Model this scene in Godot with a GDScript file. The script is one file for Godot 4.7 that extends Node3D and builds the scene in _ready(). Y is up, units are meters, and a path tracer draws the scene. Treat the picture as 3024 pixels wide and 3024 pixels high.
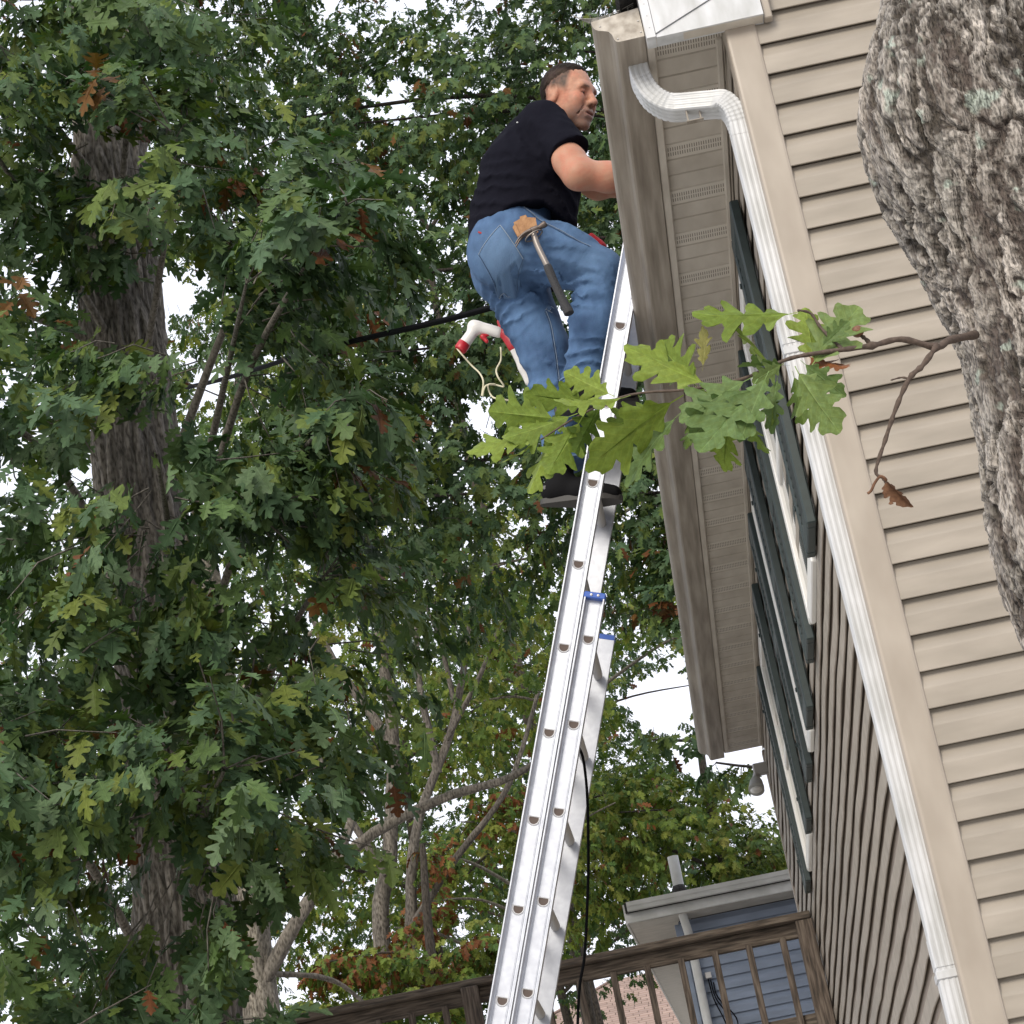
extends Node3D
# A man on an extension ladder at the eave of a vinyl-sided house under oaks. The camera is the origin; the ground lies 1.6 m below it.

const GROUND := -1.6
const STEP := 0.10027          # exposure of the lap siding
const TOP_LINE := 3.4036       # height of a butt line of the siding
const GABLE := -6.28           # z of the gable wall's face
const WALL := 0.632            # x of the eave wall's face
const FAR_END := -14.3         # z where the eave wall ends
const SOFFIT := 3.82
var noi := FastNoiseLite.new()
var M := {}                    # materials


class MB:                      # collects one mesh
	var v := PackedVector3Array()
	var n := PackedVector3Array()
	var c := PackedColorArray()
	var u := PackedVector2Array()
	var t := PackedInt32Array()
	var tint := Color.WHITE

	func p(at: Vector3, uv := Vector2.ZERO) -> int:
		v.append(at)
		c.append(tint)
		u.append(uv)
		return v.size() - 1

	func quad(a: Vector3, b: Vector3, d: Vector3, e: Vector3) -> void:
		var k := v.size()
		p(a, Vector2(0, 0))
		p(b, Vector2(1, 0))
		p(d, Vector2(1, 1))
		p(e, Vector2(0, 1))
		t.append_array(PackedInt32Array([k, k + 1, k + 2, k, k + 2, k + 3]))

	func out_quad(mid: Vector3, a: Vector3, b: Vector3, d: Vector3, e: Vector3) -> void:
		if (d - a).cross(b - a).dot((a + b + d + e) * 0.25 - mid) < 0.0:
			quad(a, e, d, b)
		else:
			quad(a, b, d, e)

	func box(x: Transform3D, s: Vector3, bev := 0.0) -> void:      # a box with chamfered edges
		var h := s * 0.5
		bev = minf(bev, minf(h.x, minf(h.y, h.z)) * 0.9)
		var q := func(ax: int, sg: Vector3) -> Vector3:
			var r := Vector3(sg.x * (h.x - bev), sg.y * (h.y - bev), sg.z * (h.z - bev))
			r[ax] = sg[ax] * h[ax]
			return x * r
		var sg4 := [Vector2(-1, -1), Vector2(1, -1), Vector2(1, 1), Vector2(-1, 1)]
		for ax in 3:
			var b1 := (ax + 1) % 3
			var b2 := (ax + 2) % 3
			for s0 in [-1.0, 1.0]:
				var pts: Array[Vector3] = []
				for s4 in sg4:
					var g := Vector3.ZERO
					g[ax] = s0
					g[b1] = s4.x
					g[b2] = s4.y
					pts.append(q.call(ax, g))
				out_quad(x.origin, pts[0], pts[1], pts[2], pts[3])
			if bev > 0.0:
				for s4 in sg4:
					var g1 := Vector3.ZERO
					g1[ax] = -1.0
					g1[b1] = s4.x
					g1[b2] = s4.y
					var g2 := g1
					g2[ax] = 1.0
					out_quad(x.origin, q.call(b1, g1), q.call(b1, g2), q.call(b2, g2), q.call(b2, g1))
		if bev > 0.0:
			for sx in [-1.0, 1.0]:
				for sy in [-1.0, 1.0]:
					for sz in [-1.0, 1.0]:
						var g := Vector3(sx, sy, sz)
						var a: Vector3 = q.call(0, g)
						var b: Vector3 = q.call(1, g)
						var d: Vector3 = q.call(2, g)
						var k := v.size()
						p(a)
						if (d - a).cross(b - a).dot((a + b + d) / 3.0 - x.origin) < 0.0:
							p(d)
							p(b)
						else:
							p(b)
							p(d)
						t.append_array(PackedInt32Array([k, k + 1, k + 2]))

	func beam(a: Vector3, b: Vector3, wide: float, thick: float, up := Vector3.UP, bev := 0.003) -> void:   # a squared bar from a to b
		var z := (b - a).normalized()
		var y := (up - z * up.dot(z)).normalized()
		box(Transform3D(Basis(y.cross(z), y, z), (a + b) * 0.5), Vector3(wide, thick, a.distance_to(b)), bev)

	func tube(pts: PackedVector3Array, radii: PackedFloat32Array, sides := 8, caps := true) -> void:
		var z := (pts[1] - pts[0]).normalized()
		var x := z.cross(Vector3.UP if absf(z.y) < 0.9 else Vector3.RIGHT).normalized()
		var first := v.size()
		var m := pts.size()
		var along := 0.0
		for i in m:
			if i > 0:
				along += pts[i].distance_to(pts[i - 1])
			z = (pts[mini(i + 1, m - 1)] - pts[maxi(i - 1, 0)]).normalized()
			x = (x - z * x.dot(z)).normalized()
			var y := z.cross(x)
			var r := radii[mini(i, radii.size() - 1)]
			for s in sides + 1:
				var a := TAU * s / sides
				p(pts[i] + (x * cos(a) + y * sin(a)) * r, Vector2(float(s) / sides, along))
		for i in m - 1:
			for s in sides:
				var k := first + i * (sides + 1) + s
				var l := k + sides + 1
				t.append_array(PackedInt32Array([k, l, k + 1, k + 1, l, l + 1]))
		if caps:
			for e in [0, m - 1]:
				var mid := p(pts[e])
				for s in sides:
					var k: int = first + e * (sides + 1) + s
					t.append_array(PackedInt32Array([mid, k, k + 1] if e == 0 else [mid, k + 1, k]))

	func sweep(prof: PackedVector2Array, frames: Array, closed := true, caps := true) -> void:   # hard-edged profile along frames
		var m := prof.size()
		var edges := m if closed else m - 1
		for j in edges:
			var a := prof[j]
			var b := prof[(j + 1) % m]
			var k := v.size()
			for i in frames.size():
				var f: Transform3D = frames[i]
				p(f * Vector3(a.x, a.y, 0), Vector2(i, 0))
				p(f * Vector3(b.x, b.y, 0), Vector2(i, 1))
			for i in frames.size() - 1:
				var q := k + i * 2
				t.append_array(PackedInt32Array([q, q + 1, q + 2, q + 2, q + 1, q + 3]))
		if caps and closed:
			var tri := Geometry2D.triangulate_polygon(prof)
			for e in [0, frames.size() - 1]:
				var k := v.size()
				var f: Transform3D = frames[e]
				for q in prof:
					p(f * Vector3(q.x, q.y, 0))
				for w in tri:
					t.append(k + w)

	func plate(poly: PackedVector2Array, f: Transform3D, thick: float) -> void:     # a flat polygon with thickness along the frame's z
		sweep(poly, [f, f * Transform3D(Basis.IDENTITY, Vector3(0, 0, thick))])

	func ball(at: Vector3, r: Vector3, rings := 8, sides := 12) -> void:
		var first := v.size()
		for i in rings + 1:
			var a := PI * i / rings
			for s in sides + 1:
				var b := TAU * s / sides
				p(at + Vector3(sin(a) * cos(b) * r.x, cos(a) * r.y, sin(a) * sin(b) * r.z), Vector2(float(s) / sides, float(i) / rings))
		for i in rings:
			for s in sides:
				var k := first + i * (sides + 1) + s
				t.append_array(PackedInt32Array([k, k + 1, k + sides + 1, k + 1, k + sides + 2, k + sides + 1]))

	func add(x: Transform3D, lv: PackedVector3Array, ln: PackedVector3Array, lu: PackedVector2Array, lt: PackedInt32Array, col: Color) -> void:   # a copy of a finished small mesh
		var k := v.size()
		v.append_array(x * lv)
		n.append_array(Transform3D(x.basis.orthonormalized(), Vector3.ZERO) * ln)
		u.append_array(lu)
		var cc := PackedColorArray()
		cc.resize(lv.size())
		cc.fill(col)
		c.append_array(cc)
		for w in lt:
			t.append(k + w)

	func normals() -> void:
		n.resize(v.size())
		n.fill(Vector3.ZERO)
		for i in range(0, t.size(), 3):
			var a := v[t[i]]
			var w := (v[t[i + 2]] - a).cross(v[t[i + 1]] - a)
			n[t[i]] += w
			n[t[i + 1]] += w
			n[t[i + 2]] += w
		for i in n.size():
			n[i] = n[i].normalized() if n[i].length_squared() > 1e-20 else Vector3.UP

	func mesh(m: Material, shift := Vector3.ZERO) -> ArrayMesh:
		if n.size() != v.size():
			normals()
		var a := []
		a.resize(Mesh.ARRAY_MAX)
		a[Mesh.ARRAY_VERTEX] = Transform3D(Basis.IDENTITY, shift) * v if shift != Vector3.ZERO else v
		a[Mesh.ARRAY_NORMAL] = n
		a[Mesh.ARRAY_COLOR] = c
		a[Mesh.ARRAY_TEX_UV] = u
		a[Mesh.ARRAY_INDEX] = t
		var r := ArrayMesh.new()
		r.add_surface_from_arrays(Mesh.PRIMITIVE_TRIANGLES, a)
		r.surface_set_material(0, m)
		return r


func origin_of(o: Node) -> Vector3:
	var at := Vector3.ZERO
	while o is Node3D and o != self:
		at += o.position
		o = o.get_parent()
	return at


func thing(called: String, label: String, category: String, at: Vector3, group := "") -> Node3D:
	var o := Node3D.new()
	o.name = called
	o.position = at
	add_child(o, true)
	return tag(o, label, category, group)


func tag(o: Node3D, label: String, category: String, group := "") -> Node3D:
	o.set_meta("label", label)
	o.set_meta("category", category)
	if group:
		o.set_meta("group", group)
	return o


func put(called: String, mb: MB, m: Material, parent: Node = self, label := "") -> MeshInstance3D:    # one mesh under its thing; mb is in world coordinates
	var o := MeshInstance3D.new()
	o.name = called
	var shift := -origin_of(parent)
	if parent == self:
		var lo := Vector3.INF
		var hi := -Vector3.INF
		for w in mb.v:
			lo = lo.min(w)
			hi = hi.max(w)
		shift = -Vector3((lo.x + hi.x) * 0.5, lo.y, (lo.z + hi.z) * 0.5)
		o.position = -shift
	o.mesh = mb.mesh(m, shift)
	parent.add_child(o, true)
	if label:
		o.set_meta("label", label)
	return o


func kind(o: Node, k: String) -> Node:
	o.set_meta("kind", k)
	return o


func slab(called: String, at: Vector3, size: Vector3, m: Material, parent: Node = self, bev := 0.003, turn := Basis.IDENTITY) -> MeshInstance3D:
	var mb := MB.new()
	mb.box(Transform3D(turn, at), size, bev)
	return put(called, mb, m, parent)


func noise_tex(freq: float, lo: Color, hi: Color, size := 512, kind_ := FastNoiseLite.TYPE_SIMPLEX_SMOOTH, oct := 5, seed_ := 1, mid := Color(-1, 0, 0)) -> NoiseTexture2D:
	var f := FastNoiseLite.new()
	f.noise_type = kind_
	f.frequency = freq
	f.fractal_octaves = oct
	f.seed = seed_
	var t := NoiseTexture2D.new()
	t.width = size
	t.height = size
	t.seamless = true
	t.noise = f
	var g := Gradient.new()
	g.set_color(0, lo)
	g.set_color(1, hi)
	if mid.r >= 0.0:
		g.add_point(0.5, mid)
	t.color_ramp = g
	return t


func mat(called: String, c: Color, rough := 0.6, tex: Texture2D = null, scale_ := Vector3.ONE, vc := false) -> StandardMaterial3D:   # c is a linear base colour
	var m := StandardMaterial3D.new()
	m.resource_name = called
	m.albedo_color = c.linear_to_srgb()
	m.roughness = rough
	m.vertex_color_use_as_albedo = vc
	m.cull_mode = BaseMaterial3D.CULL_DISABLED
	if tex:
		m.albedo_texture = tex
		m.uv1_triplanar = true
		m.uv1_world_triplanar = true
		m.uv1_scale = scale_
	M[called] = m
	return m


func relief(m: StandardMaterial3D, tex: Texture2D, cm: float) -> StandardMaterial3D:
	m.heightmap_enabled = true
	m.heightmap_texture = tex
	m.heightmap_scale = cm
	return m


func rows(pts: Array, flat: Array) -> PackedVector3Array:
	for q in range(0, flat.size(), 3):
		pts.append(Vector3(flat[q], flat[q + 1], flat[q + 2]))
	return PackedVector3Array(pts)


func curve(flat: Array, per := 6) -> PackedVector3Array:              # a smooth line through the points x, y, z, x, y, z ...
	var k := rows([], flat)
	var out := PackedVector3Array()
	for i in k.size() - 1:
		for s in per:
			out.append(k[i].cubic_interpolate(k[i + 1], k[maxi(i - 1, 0)], k[mini(i + 2, k.size() - 1)], float(s) / per))
	out.append(k[k.size() - 1])
	return out


func make_materials() -> void:
	var grime := noise_tex(0.012, Color(0.84, 0.84, 0.83), Color(1, 1, 1), 512, FastNoiseLite.TYPE_SIMPLEX_SMOOTH, 5, 3)
	var fine := noise_tex(0.05, Color(0, 0, 0), Color(1, 1, 1), 512, FastNoiseLite.TYPE_SIMPLEX_SMOOTH, 5, 4)
	relief(mat("siding", Color(0.375, 0.328, 0.275), 0.5, grime, Vector3(0.35, 1.6, 1.6)), noise_tex(0.02, Color(0, 0, 0), Color(1, 1, 1), 256, FastNoiseLite.TYPE_SIMPLEX_SMOOTH, 3, 9), 0.08)
	mat("siding_dark", Color(0.27, 0.22, 0.18), 0.7)
	mat("trim", Color(0.390, 0.340, 0.285), 0.45, noise_tex(0.01, Color(0.88, 0.87, 0.86), Color(1, 1, 1), 512, FastNoiseLite.TYPE_SIMPLEX_SMOOTH, 4, 13), Vector3(1.2, 0.5, 1.2))
	mat("soffit", Color(0.58, 0.535, 0.47), 0.55, noise_tex(0.008, Color(0.88, 0.87, 0.86), Color(1, 1, 1), 512, FastNoiseLite.TYPE_SIMPLEX_SMOOTH, 5, 15), Vector3(2, 2, 0.8))
	var white_dirt := noise_tex(0.01, Color(0.80, 0.80, 0.78), Color(1, 1, 1), 512, FastNoiseLite.TYPE_SIMPLEX_SMOOTH, 5, 5)
	mat("white", Color(0.66, 0.67, 0.70), 0.35, white_dirt, Vector3(2, 0.7, 2))
	mat("window_white", Color(0.80, 0.79, 0.76), 0.4)
	var streak := noise_tex(0.02, Color(0.66, 0.63, 0.59), Color(1, 0.99, 0.97), 512, FastNoiseLite.TYPE_SIMPLEX_SMOOTH, 6, 6, Color(0.84, 0.82, 0.79))
	mat("gutter", Color(0.41, 0.375, 0.335), 0.5, streak, Vector3(2.4, 1.6, 0.16))
	mat("gutter_end", Color(0.60, 0.57, 0.53), 0.5, streak, Vector3(2, 2, 2))
	mat("shutter", Color(0.027, 0.043, 0.044), 0.5, grime, Vector3(3, 3, 3))
	var glass := mat("glass", Color(0.02, 0.025, 0.03), 0.06)
	glass.metallic_specular = 0.7
	var alu := mat("aluminium", Color(0.58, 0.60, 0.65), 0.36, noise_tex(0.006, Color(0.90, 0.90, 0.91), Color(1, 1, 1), 512, FastNoiseLite.TYPE_SIMPLEX_SMOOTH, 6, 7), Vector3(7, 7, 7))
	alu.metallic = 0.75
	mat("alu_dark", Color(0.45, 0.44, 0.43), 0.5).metallic = 0.6
	mat("collar", Color(0.80, 0.80, 0.82), 0.3).metallic = 0.4
	mat("hole", Color(0.10, 0.075, 0.065), 0.8)
	mat("blue_plastic", Color(0.03, 0.10, 0.42), 0.4)
	mat("black_rubber", Color(0.006, 0.006, 0.007), 0.7).metallic_specular = 0.15
	var wood_grain := noise_tex(0.012, Color(0.40, 0.38, 0.36), Color(1, 0.97, 0.93), 512, FastNoiseLite.TYPE_SIMPLEX_SMOOTH, 6, 8, Color(0.75, 0.70, 0.66))
	relief(mat("old_wood", Color(0.195, 0.175, 0.155), 0.85, wood_grain, Vector3(0.8, 9, 9)), wood_grain, 0.4)
	relief(mat("old_wood_up", Color(0.185, 0.163, 0.145), 0.85, wood_grain, Vector3(9, 0.8, 9)), wood_grain, 0.4)
	mat("blue_siding", Color(0.22, 0.265, 0.35), 0.5, grime, Vector3(0.3, 1.5, 1.5))
	mat("far_white", Color(0.55, 0.55, 0.54), 0.5, white_dirt, Vector3(0.6, 0.6, 0.6))
	mat("far_soffit", Color(0.42, 0.39, 0.35), 0.6, grime, Vector3(0.6, 0.6, 0.6))
	relief(mat("shingle", Color(0.33, 0.235, 0.195), 0.9, noise_tex(0.03, Color(0.70, 0.68, 0.66), Color(1, 1, 1), 512, FastNoiseLite.TYPE_SIMPLEX_SMOOTH, 5, 12), Vector3(0.8, 0.8, 0.8)), fine, 0.5)
	mat("dark_roof", Color(0.07, 0.065, 0.06), 0.9, fine, Vector3(2, 2, 2))
	mat("wire", Color(0.25, 0.24, 0.22), 0.4).metallic = 0.7
	mat("ground", Color(0.62, 0.60, 0.56), 0.95, noise_tex(0.02, Color(0.8, 0.8, 0.8), Color(1, 1, 1), 512, FastNoiseLite.TYPE_SIMPLEX_SMOOTH, 6, 14), Vector3(0.3, 0.3, 0.3))


func make_camera_and_light() -> void:
	var pitch := 0.37394952
	var yaw := 0.03805459
	var roll := 0.19308564
	var f := Vector3(-sin(yaw) * cos(pitch), sin(pitch), -cos(yaw) * cos(pitch))
	var r := Vector3(cos(yaw), 0, -sin(yaw))
	var up := r.cross(f)
	var cam := Camera3D.new()
	cam.name = "camera"
	cam.fov = 22.974
	cam.near = 0.05
	cam.far = 400.0
	cam.transform = Transform3D(Basis(r * cos(roll) - up * sin(roll), r * sin(roll) + up * cos(roll), -f), Vector3.ZERO)
	add_child(cam)
	var sky := ProceduralSkyMaterial.new()
	sky.sky_top_color = Color(0.93, 0.95, 1.0)
	sky.sky_horizon_color = Color(0.97, 0.97, 1.0)
	sky.sky_curve = 0.2
	sky.sky_energy_multiplier = 1.0
	sky.ground_bottom_color = Color(0.45, 0.44, 0.41)
	sky.ground_horizon_color = Color(0.60, 0.60, 0.58)
	var e := Environment.new()
	e.background_mode = Environment.BG_SKY
	e.sky = Sky.new()
	e.sky.sky_material = sky
	e.background_energy_multiplier = 1.38
	e.tonemap_mode = Environment.TONE_MAPPER_LINEAR
	e.tonemap_exposure = 1.0
	e.sdfgi_enabled = true
	e.ssao_enabled = true
	e.ssil_enabled = true
	var w := WorldEnvironment.new()
	w.name = "world_environment"
	w.environment = e
	add_child(w)
	var sun := DirectionalLight3D.new()
	sun.name = "sun"
	sun.light_color = Color(1.0, 0.97, 0.92)
	sun.light_energy = 0.9
	sun.light_angular_distance = 25.0
	sun.shadow_enabled = true
	sun.look_at_from_position(Vector3(-3.5, 6.5, 9), Vector3.ZERO)
	add_child(sun)


func make_ground() -> void:
	var mb := MB.new()
	mb.quad(Vector3(-150, GROUND, 120), Vector3(150, GROUND, 120), Vector3(150, GROUND, -180), Vector3(-150, GROUND, -180))
	kind(put("ground", mb, M.ground), "structure")


func siding_profile(e: float) -> PackedVector2Array:       # (out from the wall, up): one Dutch lap course, butt at the bottom
	return PackedVector2Array([Vector2(0.0, 0.024), Vector2(0.0145, 0.024), Vector2(0.0148, 0.0), Vector2(0.0178, 0.0), Vector2(0.0190, 0.0015), Vector2(0.0185, e * 0.54), Vector2(0.0172, e * 0.60), Vector2(0.0100, e * 0.74), Vector2(0.0035, e * 0.88), Vector2(0.0018, e * 0.96), Vector2(0.0015, e * 1.02), Vector2(0.0, e * 1.02)])


func make_house() -> void:
	var h := thing("house", "beige lap-sided house with white downspout, dirty gutter and green shutters", "house", Vector3(WALL, GROUND, GABLE))
	var prof := siding_profile(STEP)
	# gable wall: a core and its courses
	var core := MB.new()
	core.box(Transform3D(Basis.IDENTITY, Vector3((WALL + 9.0) * 0.5 + 0.01, (GROUND + 3.80) * 0.5, (GABLE - 0.02 + FAR_END + 0.02) * 0.5)), Vector3(9.0 - WALL - 0.02, 3.80 - GROUND, GABLE - FAR_END - 0.04))
	var wall := put("gable_wall", core, M.siding_dark, h)
	for i in range(-7, 50):
		var y := TOP_LINE - i * STEP
		if y < GROUND - 0.05:
			break
		var x0 := 0.700 if y < 3.74 else 0.735 + maxf(0.0, (y - 3.86) / 0.424)
		var mb := MB.new()
		var f := []
		for s in 9:
			var x := lerpf(x0, 8.9, s / 8.0)
			f.append(Transform3D(Basis(Vector3(0, 0, 1), Vector3(0, 1, 0), Vector3(-1, 0, 0)), Vector3(x, y + 0.0008 * noi.get_noise_2d(x * 60.0, i * 33.0), GABLE - 0.008 + 0.0015 * noi.get_noise_2d(x * 45.0, i * 77.0))))
		mb.sweep(prof, f)
		put("siding_board", mb, M.siding, wall)
	# corner post: two faces and a rounded return
	var post := MB.new()
	var pp := PackedVector2Array([Vector2(-0.012, -0.085), Vector2(-0.012, 0.010), Vector2(-0.009, 0.015), Vector2(-0.003, 0.017), Vector2(0.068, 0.017), Vector2(0.0745, 0.0155), Vector2(0.0775, 0.011), Vector2(0.0775, -0.012), Vector2(0.06, -0.012), Vector2(0.06, -0.085)])
	post.sweep(pp, [Transform3D(Basis(Vector3.RIGHT, Vector3.BACK, Vector3.UP), Vector3(WALL, GROUND, GABLE)), Transform3D(Basis(Vector3.RIGHT, Vector3.BACK, Vector3.UP), Vector3(WALL, 3.805, GABLE))])
	put("corner_post", post, M.trim, h)
	# eave wall: wavy courses running back from the corner
	var panel := MB.new()
	panel.box(Transform3D(Basis.IDENTITY, Vector3(WALL + 0.004, (GROUND + SOFFIT) * 0.5, (GABLE + FAR_END) * 0.5)), Vector3(0.006, SOFFIT - GROUND, GABLE - FAR_END - 0.05))
	var eave_wall := put("eave_wall", panel, M.siding_dark, h)
	for i in range(-4, 50):
		var y := TOP_LINE - i * STEP
		if y < GROUND - 0.05:
			break
		var mb := MB.new()
		var f := []
		for s in 49:
			var z := lerpf(GABLE - 0.075, FAR_END + 0.05, s / 48.0)
			var sag := 0.010 * noi.get_noise_2d(z * 42.0, i * 9.0) + 0.005 * noi.get_noise_2d(z * 110.0, i * 55.0 + 300.0)
			var bulge := 0.006 * noi.get_noise_2d(z * 35.0 + 900.0, i * 14.0)
			f.append(Transform3D(Basis(Vector3(-1, 0, 0), Vector3(0, 1, 0), Vector3(0, 0, -1)), Vector3(WALL + 0.007 + bulge, y + sag, z)))
		mb.sweep(prof, f)
		put("siding_board", mb, M.siding, eave_wall)
	slab("far_corner_post", Vector3(WALL + 0.02, (GROUND + SOFFIT) * 0.5, FAR_END + 0.02), Vector3(0.075, SOFFIT - GROUND, 0.08), M.trim, h)
	make_soffit(h)
	make_gutter(h)
	make_downspout(h)
	make_windows(h)
	make_roof(h)


func slot_material() -> void:                  # rows of small vent slots pressed through the vinyl
	var im := Image.create(256, 128, false, Image.FORMAT_RGB8)
	im.fill(Color(1, 1, 1))
	for r in 2:
		for k in 26:
			im.fill_rect(Rect2i(8 + k * 9 + k / 9, 24 + r * 44, 3, 32), Color(0.52, 0.50, 0.48))
	im.generate_mipmaps()
	var m := mat("soffit_vent", Color(0.58, 0.535, 0.47), 0.55)
	m.albedo_texture = ImageTexture.create_from_image(im)


func make_soffit(h: Node3D) -> void:
	slot_material()
	var back := MB.new()
	back.box(Transform3D(Basis.IDENTITY, Vector3(0.52, SOFFIT + 0.03, (GABLE - 14.08) * 0.5)), Vector3(0.24, 0.03, 7.78))
	var s := put("soffit", back, M.siding_dark, h)
	var z := GABLE + 0.05
	var k := 0
	while z > -14.06:
		var w := 0.1016
		var mb := MB.new()
		var a := 0.415
		var b := WALL - 0.004
		var dy := 0.0006 * noi.get_noise_1d(k * 50.0)
		var top := SOFFIT + 0.014
		var c0 := Vector3(a, SOFFIT + dy, z - 0.004)
		# a flat pan between two V grooves
		mb.quad(Vector3(a, top, z), Vector3(b, top, z), Vector3(b, SOFFIT + dy, z - 0.006), Vector3(a, SOFFIT + dy, z - 0.006))
		mb.quad(Vector3(a, SOFFIT + dy, z - 0.006), Vector3(b, SOFFIT + dy, z - 0.006), Vector3(b, SOFFIT + dy, z - w + 0.005), Vector3(a, SOFFIT + dy, z - w + 0.005))
		mb.quad(Vector3(a, SOFFIT + dy, z - w + 0.005), Vector3(b, SOFFIT + dy, z - w + 0.005), Vector3(b, top, z - w), Vector3(a, top, z - w))
		for q in [0, 1, 2, 3, 8, 9, 10, 11]:
			mb.u[q] = Vector2(0.005, 0.005)
		put("soffit_panel", mb, M.soffit_vent if k % 3 == 1 else M.soffit, s)
		z -= w
		k += 1
	# J channels on both sides
	slab("j_channel", Vector3(0.409, SOFFIT - 0.004, (GABLE + 0.045 - 14.08) * 0.5), Vector3(0.026, 0.03, 7.84), M.soffit, h)
	slab("j_channel", Vector3(WALL - 0.022, SOFFIT - 0.003, (GABLE - 0.09 - 14.08) * 0.5), Vector3(0.018, 0.016, 7.70), M.soffit, h)


func make_gutter(h: Node3D) -> void:
	var near := -6.25
	var far := -14.15
	var outer := PackedVector2Array([Vector2(0.394, 3.893), Vector2(0.394, 3.797), Vector2(0.318, 3.796), Vector2(0.311, 3.800), Vector2(0.3075, 3.808), Vector2(0.3045, 3.824), Vector2(0.297, 3.836), Vector2(0.283, 3.842), Vector2(0.270, 3.846), Vector2(0.261, 3.852), Vector2(0.2555, 3.862), Vector2(0.2535, 3.879), Vector2(0.256, 3.8815), Vector2(0.263, 3.8805), Vector2(0.2635, 3.877)])
	var p := outer.duplicate()
	for k in range(outer.size() - 3, -1, -1):
		p.append(outer[k] + (Vector2(0.345, 3.87) - outer[k]).normalized() * 0.0022)
	var f := []
	for s in 41:
		var z := lerpf(near, far, s / 40.0)
		f.append(Transform3D(Basis(Vector3.RIGHT, Vector3.UP, Vector3.FORWARD), Vector3(0.0022 * noi.get_noise_1d(z * 40.0), 0.002 * noi.get_noise_1d(z * 31.0 + 70.0), z)))
	var mb := MB.new()
	mb.sweep(p, f)
	var g := put("gutter", mb, M.gutter, h)
	var cap := outer.slice(0, 12)
	for e in [near + 0.0025, far - 0.0035]:
		mb = MB.new()
		mb.plate(cap, Transform3D(Basis(Vector3.RIGHT, Vector3.UP, Vector3.FORWARD), Vector3(0, 0, e)), 0.002)
		put("end_cap", mb, M.gutter_end, g)
	for q in [[0.276, 3.858], [0.318, 3.806], [0.386, 3.812], [0.386, 3.850]]:      # crimps of the end cap
		slab("rivet", Vector3(q[0], q[1], near + 0.0035), Vector3(0.005, 0.0045, 0.003), M.alu_dark, g, 0.001)
	var z := -7.1
	while z > far:
		slab("hanger", Vector3(0.325, 3.868, z), Vector3(0.128, 0.004, 0.022), M.alu_dark, g)
		z -= 0.75


func bend(points: Array, per: int) -> Array:         # frames of a downspout: the profile's y keeps to z, its x turns with the path
	var line := curve(points, per)
	var out := []
	for i in line.size():
		var t := (line[mini(i + 1, line.size() - 1)] - line[maxi(i - 1, 0)]).normalized()
		var y := (Vector3.BACK - t * t.z).normalized()
		out.append(Transform3D(Basis(y.cross(t), y, t), line[i]))
	return out


func fluted(w: float, d: float) -> PackedVector2Array:
	var p := PackedVector2Array()
	var sides := [[Vector2(-w, -d), Vector2(w, -d), Vector2(0, 1)], [Vector2(w, -d), Vector2(w, d), Vector2(-1, 0)], [Vector2(w, d), Vector2(-w, d), Vector2(0, -1)], [Vector2(-w, d), Vector2(-w, -d), Vector2(1, 0)]]
	for s in sides:
		for k in [0.06, 0.14, 0.20, 0.26, 0.32, 0.40, 0.46, 0.54, 0.60, 0.68, 0.74, 0.80, 0.86, 0.94]:
			var a: Vector2 = s[0]
			var q: Vector2 = a.lerp(s[1], k)
			var groove: bool = (k > 0.19 and k < 0.27) or (k > 0.45 and k < 0.55) or (k > 0.73 and k < 0.81)
			var nn: Vector2 = s[2]
			p.append(q + nn * (0.0013 if groove else 0.0))
	return p


func make_downspout(h: Node3D) -> void:
	var prof := fluted(0.0285, 0.038)
	var mb := MB.new()
	mb.sweep(prof, bend([0.602, 3.47, -6.348, 0.602, 2.9, -6.348, 0.602, GROUND + 0.25, -6.348, 0.602, GROUND + 0.1, -6.348], 2))
	var d := put("downspout", mb, M.white, h)
	for e in [[0.366, 3.80, -6.43, 0.368, 3.755, -6.425, 0.385, 3.69, -6.41, 0.42, 3.645, -6.40, 0.462, 3.628, -6.395], [0.555, 3.600, -6.37, 0.578, 3.588, -6.36, 0.595, 3.556, -6.352, 0.602, 3.51, -6.348, 0.602, 3.46, -6.348]]:
		mb = MB.new()
		var fr := bend(e, 14)
		for i in fr.size():                      # crimped elbow: every other ring is drawn in on the inner side of the bend
			var f: Transform3D = fr[i]
			var s := 1.02 - (0.07 if i % 4 == 0 and i > 12 and i < fr.size() - 10 else 0.0)
			fr[i] = f * Transform3D(Basis.from_scale(Vector3(s, s, 1)), Vector3.ZERO)
		mb.sweep(prof, fr)
		put("elbow", mb, M.white, d)
	mb = MB.new()
	mb.sweep(prof, bend([0.44, 3.633, -6.397, 0.50, 3.617, -6.384, 0.575, 3.594, -6.363], 2))
	put("offset_pipe", mb, M.white, d)
	for y in [2.835, 1.1]:
		mb = MB.new()
		mb.sweep(fluted(0.0302, 0.0398), bend([0.602, y + 0.04, -6.348, 0.602, y, -6.348, 0.602, y - 0.04, -6.348], 1))
		put("joint_sleeve", mb, M.white, d)
		slab("strap", Vector3(0.602, y - 0.06, -6.348), Vector3(0.064, 0.022, 0.083), M.white, d, 0.002)
	for x in [0.468, 0.505]:                      # the open strap under the offset
		slab("strap", Vector3(x, 3.585, -6.37), Vector3(0.004, 0.05, 0.02), M.gutter, d, 0.001)
	slab("strap", Vector3(0.487, 3.562, -6.37), Vector3(0.05, 0.003, 0.02), M.gutter, d, 0.001)


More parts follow.
